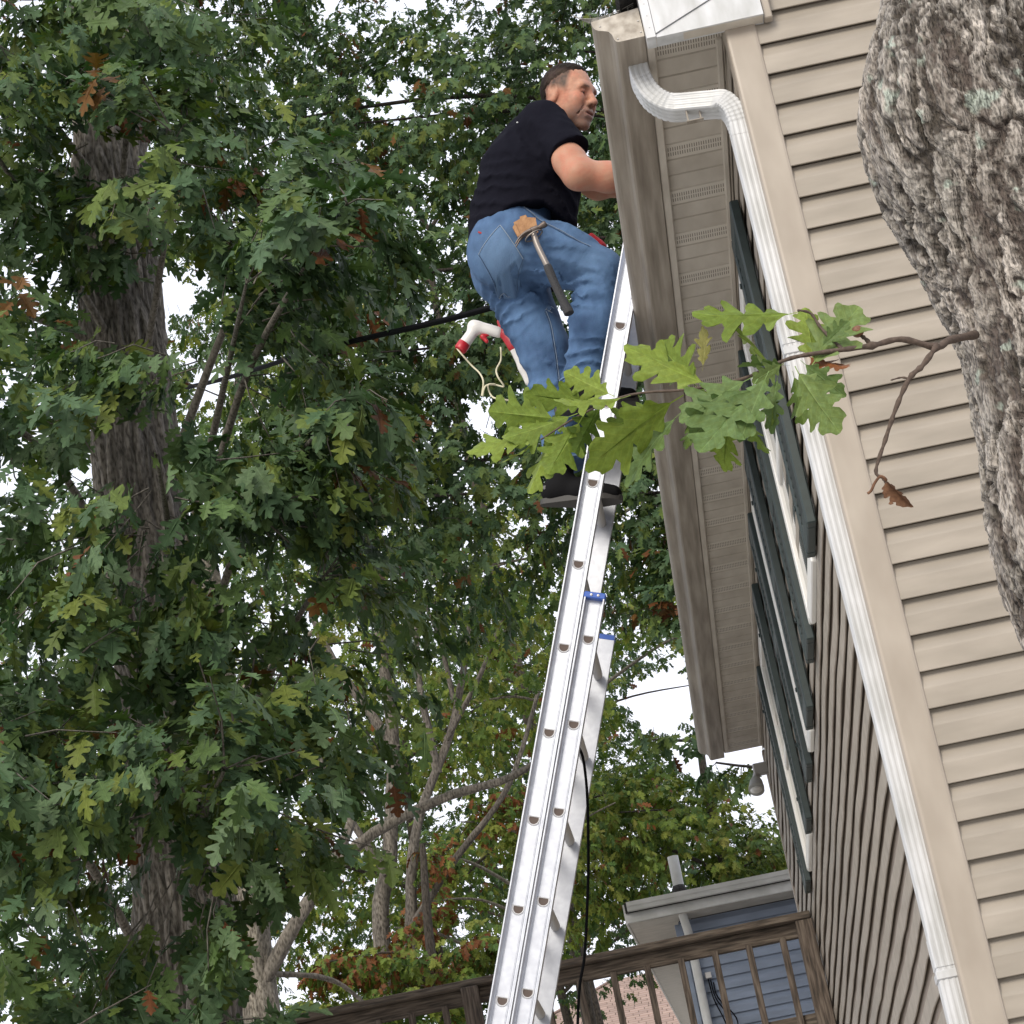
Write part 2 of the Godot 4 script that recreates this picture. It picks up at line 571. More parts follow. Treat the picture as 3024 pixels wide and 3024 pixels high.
func make_windows(h: Node3D) -> void:
	var b := 2.55
	var t := 3.655
	for w in [[-7.08, -7.39, -8.22, -8.50], [-9.05, -9.36, -9.87, -10.16], [-10.78, -11.07, -12.04, -12.33]]:
		for s in 2:
			var z0: float = w[s * 2]
			var z1: float = w[s * 2 + 1]
			var fr := MB.new()
			var x := 0.6005
			for z in [z0 - 0.02, z1 + 0.02]:
				fr.box(Transform3D(Basis.IDENTITY, Vector3(x, (b + t) * 0.5, z)), Vector3(0.030, t - b, 0.046), 0.004)
			for y in [b + 0.035, (b + t) * 0.5 + 0.03, t - 0.03]:
				fr.box(Transform3D(Basis.IDENTITY, Vector3(x, y, (z0 + z1) * 0.5)), Vector3(0.028, 0.07, z0 - z1 - 0.09), 0.004)
			var sh := put("shutter", fr, M.shutter, h)
			var y := b + 0.09
			while y < t - 0.07:
				if absf(y - (b + t) * 0.5 - 0.03) > 0.05:
					slab("slat", Vector3(x + 0.002, y, (z0 + z1) * 0.5), Vector3(0.006, 0.034, z0 - z1 - 0.088), M.shutter, sh, 0.001, Basis(Vector3.FORWARD, -0.7))
				y += 0.031
			for yy in [b + 0.16, t - 0.16]:
				slab("fastener", Vector3(x - 0.018, yy, z1 + 0.02), Vector3(0.006, 0.016, 0.016), M.shutter, sh, 0.002)
		var a: float = w[1] - 0.03
		var e: float = w[2] + 0.03
		var mid := (a + e) * 0.5
		var fm := MB.new()
		for z in [a - 0.035, e + 0.035]:
			fm.box(Transform3D(Basis.IDENTITY, Vector3(0.615, (b + t) * 0.5 + 0.02, z)), Vector3(0.022, t - b - 0.04, 0.07), 0.004)
		for y in [b + 0.03, t - 0.03]:
			fm.box(Transform3D(Basis.IDENTITY, Vector3(0.6155, y + 0.02, mid)), Vector3(0.021, 0.06, a - e - 0.141), 0.004)
		fm.box(Transform3D(Basis.IDENTITY, Vector3(0.618, (b + t) * 0.5, mid)), Vector3(0.018, 0.04, a - e - 0.141), 0.004)
		var win := put("window", fm, M.window_white, h)
		for y in [b + 0.29, t - 0.29]:
			slab("pane", Vector3(0.622, y, mid), Vector3(0.008, 0.45, a - e - 0.15), M.glass, win, 0.0)


func make_roof(h: Node3D) -> void:
	var pitch := 0.424
	var ang := atan(pitch)
	var ridge_x := 4.8
	for side in [1.0, -1.0]:
		var mb := MB.new()
		var p := PackedVector2Array([Vector2(0.345, 3.915), Vector2(ridge_x, 3.915 + pitch * (ridge_x - 0.345)), Vector2(ridge_x, 3.99 + pitch * (ridge_x - 0.345)), Vector2(0.335, 3.93)])
		if side < 0.0:
			for i in p.size():
				p[i].x = 2.0 * ridge_x - p[i].x
		mb.plate(p, Transform3D(Basis(Vector3.RIGHT, Vector3.UP, Vector3.FORWARD), Vector3(0, 0, -6.19)), 8.0)
		put("roof_slope", mb, M.dark_roof, h)
	var gp := PackedVector2Array([Vector2(0.66, 3.80), Vector2(8.9, 3.80), Vector2(8.9, 3.93), Vector2(ridge_x, 3.90 + pitch * (ridge_x - 0.345)), Vector2(0.66, 4.02)])
	var mg := MB.new()
	mg.plate(gp, Transform3D(Basis(Vector3.RIGHT, Vector3.UP, Vector3.FORWARD), Vector3(0, 0, GABLE - 0.012)), 0.05)
	put("gable_peak", mg, M.siding_dark, h)
	# the boxed return of the cornice, wrapped in white metal
	var f := Transform3D(Basis(Vector3.RIGHT, Vector3.UP, Vector3.FORWARD), Vector3(0, 0, -6.222))
	var mb2 := MB.new()
	mb2.plate(PackedVector2Array([Vector2(0.4245, 3.769), Vector2(0.734, 3.771), Vector2(0.733, 3.909), Vector2(0.4245, 3.7785)]), f, 0.052)
	put("cornice_return", mb2, M.white, h)
	f.origin.z = -6.217
	var rake := MB.new()
	rake.plate(PackedVector2Array([Vector2(0.4245, 3.7805), Vector2(ridge_x, 3.7805 + pitch * (ridge_x - 0.4245)), Vector2(ridge_x, 3.93 + pitch * (ridge_x - 0.4245)), Vector2(0.4245, 3.93)]), f, 0.055)
	put("rake_board", rake, M.white, h)
	var strip := MB.new()
	f.origin.z = -6.214
	strip.plate(PackedVector2Array([Vector2(0.3965, 3.768), Vector2(0.423, 3.768), Vector2(0.423, 3.935), Vector2(0.3965, 3.93)]), f, 0.06)
	var cs := put("corner_strip", strip, M.white, h)
	for y in [3.80, 3.84, 3.88]:
		slab("nail_head", Vector3(0.411, y, -6.2135), Vector3(0.003, 0.003, 0.002), M.alu_dark, cs, 0.0008)
	var edge := MB.new()
	f.origin.z = -6.195
	edge.plate(PackedVector2Array([Vector2(0.372, 3.918), Vector2(2.9, 3.918 + pitch * 2.528), Vector2(2.9, 3.99 + pitch * 2.528), Vector2(0.372, 3.975)]), f, 0.02)
	put("drip_edge", edge, M.white, h)
	slab("j_channel", Vector3(0.7475, 3.90, -6.252), Vector3(0.024, 0.27, 0.03), M.trim, h)
	slab("return_underside", Vector3(0.565, 3.7725, -6.248), Vector3(0.335, 0.006, 0.04), M.soffit, h, 0.001)


func make_floodlight() -> void:
	var o := thing("floodlight", "small grey outdoor floodlight under the far end of the eave", "floodlight", Vector3(0.56, 3.55, -14.22))
	slab("bracket", Vector3(0.585, 3.70, -14.2), Vector3(0.09, 0.07, 0.05), M.alu_dark, o, 0.006)
	var mb := MB.new()
	mb.tube(curve([0.565, 3.69, -14.2, 0.55, 3.66, -14.19, 0.542, 3.635, -14.18], 4), PackedFloat32Array([0.022]), 10)
	put("arm", mb, M.alu_dark, o)
	mb = MB.new()
	mb.tube(PackedVector3Array([Vector3(0.545, 3.655, -14.2), Vector3(0.542, 3.63, -14.185), Vector3(0.535, 3.585, -14.16), Vector3(0.532, 3.57, -14.15)]), PackedFloat32Array([0.022, 0.036, 0.046, 0.047]), 14)
	var head := put("lamp_head", mb, M.far_white, o)
	mb = MB.new()
	mb.ball(Vector3(0.532, 3.572, -14.148), Vector3(0.036, 0.02, 0.036))
	put("bulb", mb, M.window_white, head)


func make_gutter_screen() -> void:
	var o := thing("gutter_screen", "curled wire mesh screen sticking out of the gutter end", "gutter screen", Vector3(0.30, 3.88, -6.35))
	for k in 9:
		var mb := MB.new()
		var z := -6.27 - k * 0.014
		mb.tube(curve([0.385, 3.925 + k * 0.003, z, 0.33, 3.915 + k * 0.004, z - 0.01, 0.27, 3.912 + k * 0.006, z - 0.015, 0.225 - k * 0.002, 3.925 + k * 0.011, z - 0.02], 5), PackedFloat32Array([0.0013]), 5)
		put("wire", mb, M.wire, o)
	for k in 7:
		var mb := MB.new()
		var x := 0.235 + k * 0.022
		mb.tube(curve([x, 3.918, -6.27, x, 3.928 + 0.01 * sin(k), -6.32, x, 3.962, -6.40], 4), PackedFloat32Array([0.0012]), 5)
		put("wire", mb, M.wire, o)


# ---- the ladder: rails run along A in the x-y plane, B points from the climber's side to the house, rungs run along z
const A := Vector3(0.3471, 0.9378, 0.0)
const B := Vector3(0.9378, -0.3471, 0.0)


func rail(zw: float, out: float, foot: Vector3, top_len: float, web: float) -> MB:      # a C channel: web in the plane z = zw, flanges 28 mm towards out
	var mb := MB.new()
	var w := web * 0.5
	var p := PackedVector2Array([Vector2(-w, -0.0015), Vector2(w, -0.0015), Vector2(w, 0.026), Vector2(w - 0.001, 0.028), Vector2(w - 0.005, 0.028), Vector2(w - 0.006, 0.026), Vector2(w - 0.0035, 0.003), Vector2(w - 0.008, 0.0015), Vector2(w * 0.62, 0.0015), Vector2(w * 0.58, 0.0032), Vector2(w * 0.52, 0.0032), Vector2(w * 0.48, 0.0015), Vector2(-w * 0.52, 0.0015), Vector2(-w * 0.56, 0.0030), Vector2(-w * 0.60, 0.0030), Vector2(-w * 0.64, 0.0015), Vector2(-w + 0.008, 0.0015), Vector2(-w + 0.0035, 0.003), Vector2(-w + 0.006, 0.026), Vector2(-w + 0.005, 0.028), Vector2(-w + 0.001, 0.028), Vector2(-w, 0.026)])
	var b := Basis(B, Vector3(0, 0, out), A)
	mb.sweep(p, [Transform3D(b, Vector3(foot.x, foot.y, zw)), Transform3D(b, Vector3(foot.x, foot.y, zw) + A * top_len)])
	return mb


func dee(r: float, n := 14) -> PackedVector2Array:     # the D-shaped end of a rung, flat side up the rail
	var p := PackedVector2Array()
	for k in n + 1:
		var a := PI + PI * k / n
		p.append(Vector2(cos(a) * r, sin(a) * r * 1.1 + r * 0.25))
	p.append(Vector2(r * 0.93, r * 0.62))
	p.append(Vector2(-r * 0.93, r * 0.62))
	return p


func make_ladder() -> void:
	var o := thing("extension_ladder", "aluminium extension ladder leaning on the gutter", "ladder", Vector3(-1.75, GROUND, -8.41))
	var fly0 := Vector3(0.1963, 3.8374, 0.0)          # rung 0 of the upper section
	var base0 := Vector3(-0.1395, 2.7010, 0.0)        # top rung of the lower section
	var zn := -8.204
	var zf := -8.622
	for sec in 2:
		var r0: Vector3 = fly0 if sec == 0 else base0
		var lowest := 10 if sec == 0 else 14
		var above := 0.70 if sec == 0 else 0.16
		var dz := 0.0 if sec == 0 else 0.012
		var foot := r0 - A * (0.3048 * lowest + 0.16)
		var length := 0.3048 * lowest + 0.16 + above
		var near := put("side_rail", rail(zn + dz, 1.0, foot, length, 0.078 if sec == 0 else 0.071), M.aluminium, o)
		var far := put("side_rail", rail(zf - dz, -1.0, foot, length, 0.078 if sec == 0 else 0.071), M.aluminium, o)
		for k in range(0 if sec == 1 else -1, lowest + 1):
			var c := r0 - A * (0.3048 * k)
			var mb := MB.new()
			var fr := Basis(B, A, Vector3.BACK)
			mb.sweep(dee(0.0165), [Transform3D(fr, c + Vector3(0, 0, zf)), Transform3D(fr, c + Vector3(0, 0, zn - 0.002))])
			put("rung", mb, M.alu_dark, o)
			# the flared collar and the dark hollow of the rung's end on the near rail
			var ring := dee(0.0238)
			var hole := dee(0.0165)
			var rp := MB.new()
			for q in ring.size():
				var q2 := (q + 1) % ring.size()
				var mid := (ring[q] + hole[q]) * 0.5
				var mid2 := (ring[q2] + hole[q2]) * 0.5
				var at := func(w: Vector2, z: float) -> Vector3: return c + B * w.x + A * w.y + Vector3(0, 0, zn + dz + z)
				rp.quad(at.call(ring[q], 0.0015), at.call(ring[q2], 0.0015), at.call(mid2, 0.0055), at.call(mid, 0.0055))
				rp.quad(at.call(mid, 0.0055), at.call(mid2, 0.0055), at.call(hole[q2], 0.003), at.call(hole[q], 0.003))
			put("rung_collar", rp, M.collar, near)
			rp = MB.new()
			rp.plate(hole, Transform3D(fr, c + Vector3(0, 0, zn + dz + 0.0012)), 0.001)
			put("rung_hollow", rp, M.hole, near)
		if sec == 1:
			for z in [[zn + dz, 1.0, near], [zf - dz, -1.0, far]]:
				var c := r0 + A * (above - 0.008)
				var mb := MB.new()
				mb.box(Transform3D(Basis(B, A, Vector3.BACK), c + Vector3(0, 0, z[0] + z[1] * 0.0135)), Vector3(0.074, 0.022, 0.032), 0.003)
				var cap := put("end_cap", mb, M.blue_plastic, z[2])
				for s in [-0.012, 0.012]:
					var rv := MB.new()
					rv.ball(c + B * s + Vector3(0, 0, z[0] + z[1] * 0.030), Vector3.ONE * 0.0048, 6, 8)
					put("rivet", rv, M.window_white, z[2])
	# the rung lock hanging under a rung of the lower section
	var lc := base0 - A * (0.3048 * 1.0 + 0.05) + B * 0.005
	var lk := MB.new()
	lk.beam(lc + Vector3(0, 0, -8.24), lc - A * 0.10 + Vector3(0, 0, -8.24), 0.035, 0.03, B)
	put("rung_lock", lk, M.alu_dark, o)


func make_deck() -> void:
	var o := thing("deck_railing", "weathered brown wooden deck railing with square balusters", "railing", Vector3(-0.7, 1.4, -12.9))
	var zr := -12.9
	var cap := MB.new()
	cap.beam(Vector3(0.61, 2.552, zr), Vector3(-4.4, 2.552, zr), 0.14, 0.036, Vector3.UP, 0.004)
	put("top_cap", cap, M.old_wood, o)
	var tr := MB.new()
	tr.beam(Vector3(0.53, 2.493, zr - 0.012), Vector3(-4.4, 2.493, zr - 0.012), 0.036, 0.078, Vector3.UP, 0.003)
	put("top_rail", tr, M.old_wood, o)
	tr = MB.new()
	tr.beam(Vector3(0.53, 2.035, zr - 0.012), Vector3(-4.4, 2.035, zr - 0.012), 0.036, 0.06, Vector3.UP, 0.003)
	put("bottom_rail", tr, M.old_wood, o)
	for x in [0.572, -1.172, -2.92]:
		slab("post", Vector3(x, 2.13, zr + 0.02 if x > 0.0 else zr + 0.045), Vector3(0.088, 0.80, 0.088), M.old_wood_up, o, 0.004)
	var x := 0.447
	while x > -4.3:
		if absf(x + 1.172) > 0.05 and absf(x + 2.92) > 0.05:
			slab("baluster", Vector3(x, 2.22, zr + 0.022), Vector3(0.034, 0.49, 0.034), M.old_wood_up, o, 0.003)
		x -= 0.1763
	var deck := thing("deck", "brown board deck floor behind the railing", "deck", Vector3(-1.9, 1.75, -14.2))
	for k in 16:
		slab("plank", Vector3(-1.9, 1.76, -12.93 - k * 0.143), Vector3(5.0, 0.036, 0.138), M.old_wood, deck, 0.003)
	for q in [-4.3, -1.17, 0.5]:
		slab("support_post", Vector3(q, 0.07, -12.95), Vector3(0.12, 3.34, 0.12), M.old_wood_up, deck, 0.004)


func make_blue_house() -> void:
	var zf := -20.5
	var o := thing("blue_house", "low blue lap-sided house with white gutter behind the deck railing", "house", Vector3(1.2, GROUND, zf))
	var core := MB.new()
	core.box(Transform3D(Basis.IDENTITY, Vector3(2.2, (GROUND + 4.22) * 0.5, zf - 4.0)), Vector3(4.58, 4.22 - GROUND, 7.96))
	var w := put("wall", core, M.siding_dark, o)
	var i := 0
	var y := 4.12
	while y > 1.2:
		var mb := MB.new()
		mb.sweep(siding_profile(0.1016), [Transform3D(Basis(Vector3(0, 0, 1), Vector3(0, 1, 0), Vector3(-1, 0, 0)), Vector3(-0.09, y, zf - 0.012)), Transform3D(Basis(Vector3(0, 0, 1), Vector3(0, 1, 0), Vector3(-1, 0, 0)), Vector3(4.4, y, zf - 0.012))])
		put("siding_board", mb, M.blue_siding, w)
		y -= 0.1016
		i += 1
	slab("corner_post", Vector3(-0.095, 1.3, zf - 0.02), Vector3(0.06, 5.8, 0.07), M.blue_siding, o)
	# the low roof rises away from the eave; its overhang is seen from below
	var slope := 0.128
	var roof := MB.new()
	var p := PackedVector2Array([Vector2(-0.30, 4.31), Vector2(29.0, 4.31 + slope * 29.3), Vector2(29.0, 4.40 + slope * 29.3), Vector2(-0.34, 4.39)])
	roof.plate(p, Transform3D(Basis(Vector3(0, 0, -1), Vector3.UP, Vector3.RIGHT), Vector3(-0.49, 0, zf)), 5.2)
	put("roof", roof, M.dark_roof, o)
	var soff := MB.new()
	soff.plate(PackedVector2Array([Vector2(-0.26, 4.235), Vector2(29.0, 4.235 + slope * 29.26), Vector2(29.0, 4.25 + slope * 29.26), Vector2(-0.26, 4.25)]), Transform3D(Basis(Vector3(0, 0, -1), Vector3.UP, Vector3.RIGHT), Vector3(-0.485, 0, zf)), 0.40)
	put("rake_soffit", soff, M.far_soffit, o)
	var rk := MB.new()
	rk.plate(PackedVector2Array([Vector2(-0.28, 4.225), Vector2(29.0, 4.225 + slope * 29.28), Vector2(29.0, 4.39 + slope * 29.28), Vector2(-0.28, 4.39)]), Transform3D(Basis(Vector3(0, 0, -1), Vector3.UP, Vector3.RIGHT), Vector3(-0.505, 0, zf)), 0.018)
	put("rake_board", rk, M.far_white, o)
	slab("fascia", Vector3(2.0, 4.29, zf + 0.27), Vector3(4.98, 0.11, 0.02), M.far_white, o)
	slab("eave_soffit", Vector3(2.05, 4.236, zf + 0.13), Vector3(4.9, 0.012, 0.26), M.far_soffit, o, 0.001)
	var gt := MB.new()
	gt.sweep(PackedVector2Array([Vector2(0, 0), Vector2(0.07, 0.0), Vector2(0.085, 0.025), Vector2(0.10, 0.035), Vector2(0.115, 0.065), Vector2(0.0, 0.075)]), [Transform3D(Basis(Vector3.BACK, Vector3.UP, Vector3.LEFT), Vector3(-0.47, 4.318, zf + 0.282)), Transform3D(Basis(Vector3.BACK, Vector3.UP, Vector3.LEFT), Vector3(4.4, 4.318, zf + 0.282))])
	put("gutter", gt, M.far_white, o)
	var dp := MB.new()
	dp.tube(curve([-0.05, 4.30, zf + 0.26, -0.03, 4.14, zf + 0.14, -0.022, 4.02, zf + 0.05, -0.022, 3.8, zf + 0.05, -0.022, 1.0, zf + 0.05], 4), PackedFloat32Array([0.036]), 14)
	put("downspout", dp, M.far_white, o)
	for k in 3:
		var cb := MB.new()
		var x := 0.055 + k * 0.018
		cb.tube(curve([x, 3.72 - k * 0.02, zf + 0.02, x + 0.01, 3.55, zf + 0.04, x + 0.06 + 0.03 * k, 3.36, zf + 0.05, x + 0.075 + 0.01 * k, 3.22, zf + 0.05, x + 0.03, 3.08, zf + 0.04, x - 0.02, 2.9, zf + 0.03], 5), PackedFloat32Array([0.006]), 6)
		put("cable", cb, M.black_rubber, o)
	slab("cable_box", Vector3(0.062, 3.74, zf + 0.03), Vector3(0.05, 0.05, 0.05), M.alu_dark, o)
	var vp := MB.new()
	vp.tube(PackedVector3Array([Vector3(-0.03, 4.2, -21.6), Vector3(-0.025, 5.02, -21.6)]), PackedFloat32Array([0.048]), 16)
	var vent := put("vent_pipe", vp, M.far_white, o)
	vp = MB.new()
	vp.tube(PackedVector3Array([Vector3(-0.03, 4.66, -21.6), Vector3(-0.028, 4.74, -21.6), Vector3(-0.028, 4.76, -21.6)]), PackedFloat32Array([0.085, 0.055, 0.05]), 14)
	put("flashing", vp, M.dark_roof, vent)


func make_far_roof() -> void:
	var o := thing("shingled_house", "distant house with brown shingled hip roof behind the railing", "house", Vector3(-0.4, GROUND, -57.0))
	slab("wall", Vector3(1.4, 2.9, -57.5), Vector3(8.0, 9.0, 6.0), M.far_soffit, o)
	var rid := Vector3(-1.93, 10.55, -56.0)
	var run := 5.0
	var drop := 0.466 * run
	var base := MB.new()
	var hip := Vector3(rid.x - 4.0, rid.y - drop, rid.z + run)
	base.quad(Vector3(rid.x, rid.y - 0.02, rid.z), Vector3(6, rid.y - 0.02, rid.z), Vector3(6, rid.y - drop - 0.02, rid.z + run), Vector3(hip.x, hip.y - 0.02, hip.z))
	base.quad(Vector3(rid.x, rid.y - 0.02, rid.z), Vector3(hip.x, hip.y - 0.02, hip.z), Vector3(hip.x, hip.y - 0.02, rid.z - run), Vector3(rid.x, rid.y - 0.02, rid.z - 0.01))
	var roof := put("roof", base, M.shingle, o)
	# courses of tabs, far too small to pick apart
	var mb := MB.new()
	var n := 34
	for k in n:
		var t0 := float(k) / n
		var t1 := float(k + 1) / n
		var x := rid.x - 4.0 * t1
		var j := 0
		while x < 3.2:
			var wd := 0.30 + 0.06 * noi.get_noise_2d(k * 91.0, j * 57.0)
			var lift := 0.004 + 0.006 * absf(noi.get_noise_2d(k * 31.0, j * 87.0))
			var a := Vector3(x, rid.y - drop * t1 + 0.012 + lift, rid.z + run * t1)
			var b := Vector3(x + wd - 0.012, a.y, a.z)
			var up := Vector3(0, drop * (t1 - t0) - 0.010, -run * (t1 - t0))
			var sh := 0.86 + 0.28 * noi.get_noise_2d(k * 57.0 + 5.0, j * 131.0)
			mb.tint = Color(0.33 * sh, 0.235 * sh, 0.195 * sh)
			mb.quad(a, b, b + up, a + up)
			mb.quad(a, b, b - Vector3(0, 0.014, 0.0), a - Vector3(0, 0.014, 0.0))
			x += wd
			j += 1
	kind(put("shingle_tabs", mb, mat("shingle_tab", Color(1, 1, 1), 0.9, null, Vector3.ONE, true), roof), "stuff")
	var hp := MB.new()
	hp.beam(rid + Vector3(0, 0.02, 0), hip + Vector3(0, 0.02, 0), 0.16, 0.03)
	put("hip_cap", hp, M.shingle, roof)


func make_cables() -> void:
	var mb := MB.new()
	mb.tube(curve([-5.2, 8.9, -18.0, -2.6, 6.95, -14.4, -1.215, 5.60, -11.5, -0.28, 4.60, -9.4, 0.6, 4.66, -9.3, 2.4, 4.80, -9.1], 8), PackedFloat32Array([0.014]), 8)
	tag(put("power_cable", mb, M.black_rubber), "thick black overhead cable passing behind the man on the ladder", "cable")
	mb = MB.new()
	mb.tube(curve([-0.262, 2.385, -8.30, -0.246, 2.372, -8.34, -0.242, 2.33, -8.38, -0.253, 2.222, -8.4, -0.279, 2.068, -8.4, -0.309, 1.918, -8.4, -0.365, 1.687, -8.4, -0.432, 1.463, -8.4, -0.60, 0.6, -8.4, -0.70, -0.6, -8.35, -0.9, GROUND + 0.01, -8.2], 8), PackedFloat32Array([0.0050]), 7)
	tag(put("hanging_cord", mb, M.black_rubber), "thin black cord hanging down from a lower ladder rung", "cord")


# ---- trees -------------------------------------------------------------------------------------------------
var leaf_lod := []             # [detail][variant] = [vertices, normals, uvs, indices, shared mesh]
var leaf_mats := {}            # palette -> materials of single leaves
var leaf_tex: ImageTexture
var rng := RandomNumberGenerator.new()


func leaf_shape(detail: int, depth: float, wide: float, curl: float, fold: float, s: int) -> MB:    # an oak leaf along z, 1 long, its upper side towards y
	var side := PackedVector2Array()
	# (along, out) of the tips and the bays of the lobes
	if detail == 0:
		for q in [[0.16, 0.028, 0], [0.225, 0.075, 0], [0.27, 0.145, 0], [0.305, 0.162, 0], [0.328, 0.135, 0], [0.335, 0.070, 1], [0.352, 0.050, 1], [0.39, 0.10, 1], [0.45, 0.205, 0], [0.505, 0.262, 0], [0.542, 0.252, 0], [0.55, 0.195, 0], [0.528, 0.10, 1], [0.547, 0.052, 1], [0.59, 0.105, 1], [0.66, 0.222, 0], [0.718, 0.272, 0], [0.752, 0.255, 0], [0.757, 0.20, 0], [0.722, 0.10, 1], [0.742, 0.054, 1], [0.80, 0.11, 1], [0.862, 0.165, 0], [0.905, 0.155, 0], [0.912, 0.118, 0], [0.90, 0.078, 1], [0.935, 0.074, 0], [0.982, 0.045, 0]]:
			var w: float = q[1] if q[2] == 0 else lerpf(q[1], q[1] + 0.10, 1.0 - depth)
			side.append(Vector2(w * wide, q[0] + 0.006 * sin(s * 3.7 + q[0] * 40.0)))
	elif detail == 1:
		for q in [[0.20, 0.06, 0], [0.29, 0.16, 0], [0.34, 0.05, 1], [0.50, 0.26, 0], [0.55, 0.20, 0], [0.54, 0.05, 1], [0.72, 0.27, 0], [0.755, 0.21, 0], [0.735, 0.055, 1], [0.88, 0.165, 0], [0.90, 0.08, 1]]:
			var w: float = q[1] if q[2] == 0 else lerpf(q[1], q[1] + 0.10, 1.0 - depth)
			side.append(Vector2(w * wide, q[0]))
	else:
		for q in [[0.28, 0.17], [0.36, 0.08], [0.55, 0.27], [0.56, 0.09], [0.78, 0.24], [0.80, 0.10]]:
			side.append(Vector2(q[1] * wide, q[0]))
	var mid := [0.96, 0.82, 0.66, 0.5, 0.34, 0.2] if detail == 0 else ([0.75, 0.45] if detail == 1 else [0.5])
	var mb := MB.new()
	for sg in [1.0, -1.0]:
		var poly := PackedVector2Array([Vector2(0, 0.12)])
		for q in side:
			poly.append(q)
		poly.append(Vector2(0, 1.0))
		for q in mid:
			poly.append(Vector2(0, q))
		var tri := Geometry2D.triangulate_polygon(poly)
		var k := mb.v.size()
		for q in poly:
			var skew := 0.0 if q.x == 0.0 else 0.012 * sin(s * 2.1 + sg)
			var lift := fold * q.x - curl * q.y * q.y + 0.045 * sin(q.y * 17.0 + s * 1.3 + sg) * q.x / 0.25
			mb.p(Vector3(q.x * sg, lift, q.y + skew), Vector2(0.5 + q.x * sg * 1.6, 1.0 - q.y))
		for w in range(0, tri.size(), 3):
			mb.t.append_array(PackedInt32Array([k + tri[w], k + tri[w + 1], k + tri[w + 2]] if sg > 0.0 else [k + tri[w], k + tri[w + 2], k + tri[w + 1]]))
	if detail == 0:                            # the stalk
		var k := mb.v.size()
		for q in [[-0.006, 0.0], [0.006, 0.0], [-0.006, 0.14], [0.006, 0.14]]:
			mb.p(Vector3(q[0], 0.002, q[1]), Vector2(0.5, 1.0 - q[1]))
		mb.t.append_array(PackedInt32Array([k, k + 2, k + 1, k + 1, k + 2, k + 3]))
	mb.normals()
	if mb.n[0].y < 0.0:
		for i in mb.n.size():
			mb.n[i] = -mb.n[i]
		for i in range(0, mb.t.size(), 3):
			var w := mb.t[i]
			mb.t[i] = mb.t[i + 1]
			mb.t[i + 1] = w
	return mb


func make_leaves() -> void:
	var im := Image.create(128, 256, false, Image.FORMAT_RGB8)
	var f := FastNoiseLite.new()
	f.frequency = 0.03
	f.seed = 21
	for y in 256:
		for x in 128:
			var t := 1.0 - y / 255.0
			var o := absf(x - 63.5) / 63.5 / 1.6 * 0.5 * 2.0 * 0.8
			var g := 0.86 + 0.10 * f.get_noise_2d(x, y) + 0.05 * f.get_noise_2d(x * 5.0, y * 5.0)
			var vein := 0.0
			if o < 0.006 + 0.006 * (1.0 - t):
				vein = 1.0
			else:
				var ph := fposmod((t - o * 0.75) * 10.0, 1.0)
				vein = maxf(0.0, 1.0 - absf(ph - 0.5) * 16.0) * 0.55
			im.set_pixel(x, y, Color(minf(1.0, g + vein * 0.22), minf(1.0, g + vein * 0.14), minf(1.0, g + vein * 0.16)))
	im.generate_mipmaps()
	leaf_tex = ImageTexture.create_from_image(im)
	for d in 3:
		var row := []
		var dep := [1.0, 0.92, 0.72, 1.0]
		for s in 4:
			var mb := leaf_shape(d, dep[s], [1.10, 1.16, 1.05, 1.0][s], [0.15, 0.30, 0.22, 0.50][s], [0.22, 0.05, 0.32, -0.10][s], s)
			row.append([mb.v, mb.n, mb.u, mb.t, mb.mesh(null)])
		leaf_lod.append(row)


func leaf_material(c: Color, vc := false, brown := false) -> StandardMaterial3D:
	var m := StandardMaterial3D.new()
	m.resource_name = "leaf_surface"
	m.albedo_color = c.linear_to_srgb()
	m.albedo_texture = leaf_tex
	m.vertex_color_use_as_albedo = vc
	m.roughness = 0.5
	m.metallic_specular = 0.26
	m.cull_mode = BaseMaterial3D.CULL_DISABLED
	m.backlight_enabled = true
	m.backlight = Color(0.46, 0.56, 0.14) if not brown else Color(0.4, 0.25, 0.1)
	return m


const GREENS := [[0.088, 0.152, 0.074], [0.104, 0.168, 0.056], [0.138, 0.194, 0.050], [0.070, 0.124, 0.056], [0.124, 0.190, 0.092], [0.165, 0.205, 0.046], [0.15, 0.060, 0.024], [0.17, 0.085, 0.028]]
const YELLOWS := [[0.165, 0.235, 0.044], [0.215, 0.275, 0.050], [0.125, 0.200, 0.046], [0.250, 0.285, 0.056], [0.100, 0.175, 0.046], [0.25, 0.25, 0.06], [0.24, 0.095, 0.035], [0.20, 0.075, 0.03]]
const WEIGHTS := [0.25, 0.47, 0.62, 0.78, 0.92, 0.975, 0.988, 1.0]


func palette(yellow: bool, k: int) -> Color:
	var q: Array = (YELLOWS if yellow else GREENS)[k]
	return Color(q[0], q[1], q[2])


const GAPS := [[0.14, 4.80, -16.0, 0.32, 11.0, -37.0, 0.52], [0.26, 4.40, -16.0, 0.62, 10.1, -37.0, 0.36], [-0.62, 6.64, -11.0, -1.8, 18.7, -31.0, 0.22], [0.08, 6.2, -11.0, 0.18, 17.6, -31.0, 0.26], [-1.6, 5.0, -9.5, -5.2, 16.4, -31.0, 0.30], [-1.55, 4.6, -9.5, -5.0, 14.9, -31.0, 0.22], [-0.44, 4.75, -10.8, -1.35, 13.6, -31.0, 0.16], [-0.01, 5.2, -10.9, -0.03, 14.8, -31.0, 0.13]]     # places where the sky comes through every crown


func pick() -> int:
	var r := rng.randf()
	for k in WEIGHTS.size():
		if r < WEIGHTS[k]:
			return k
	return 1


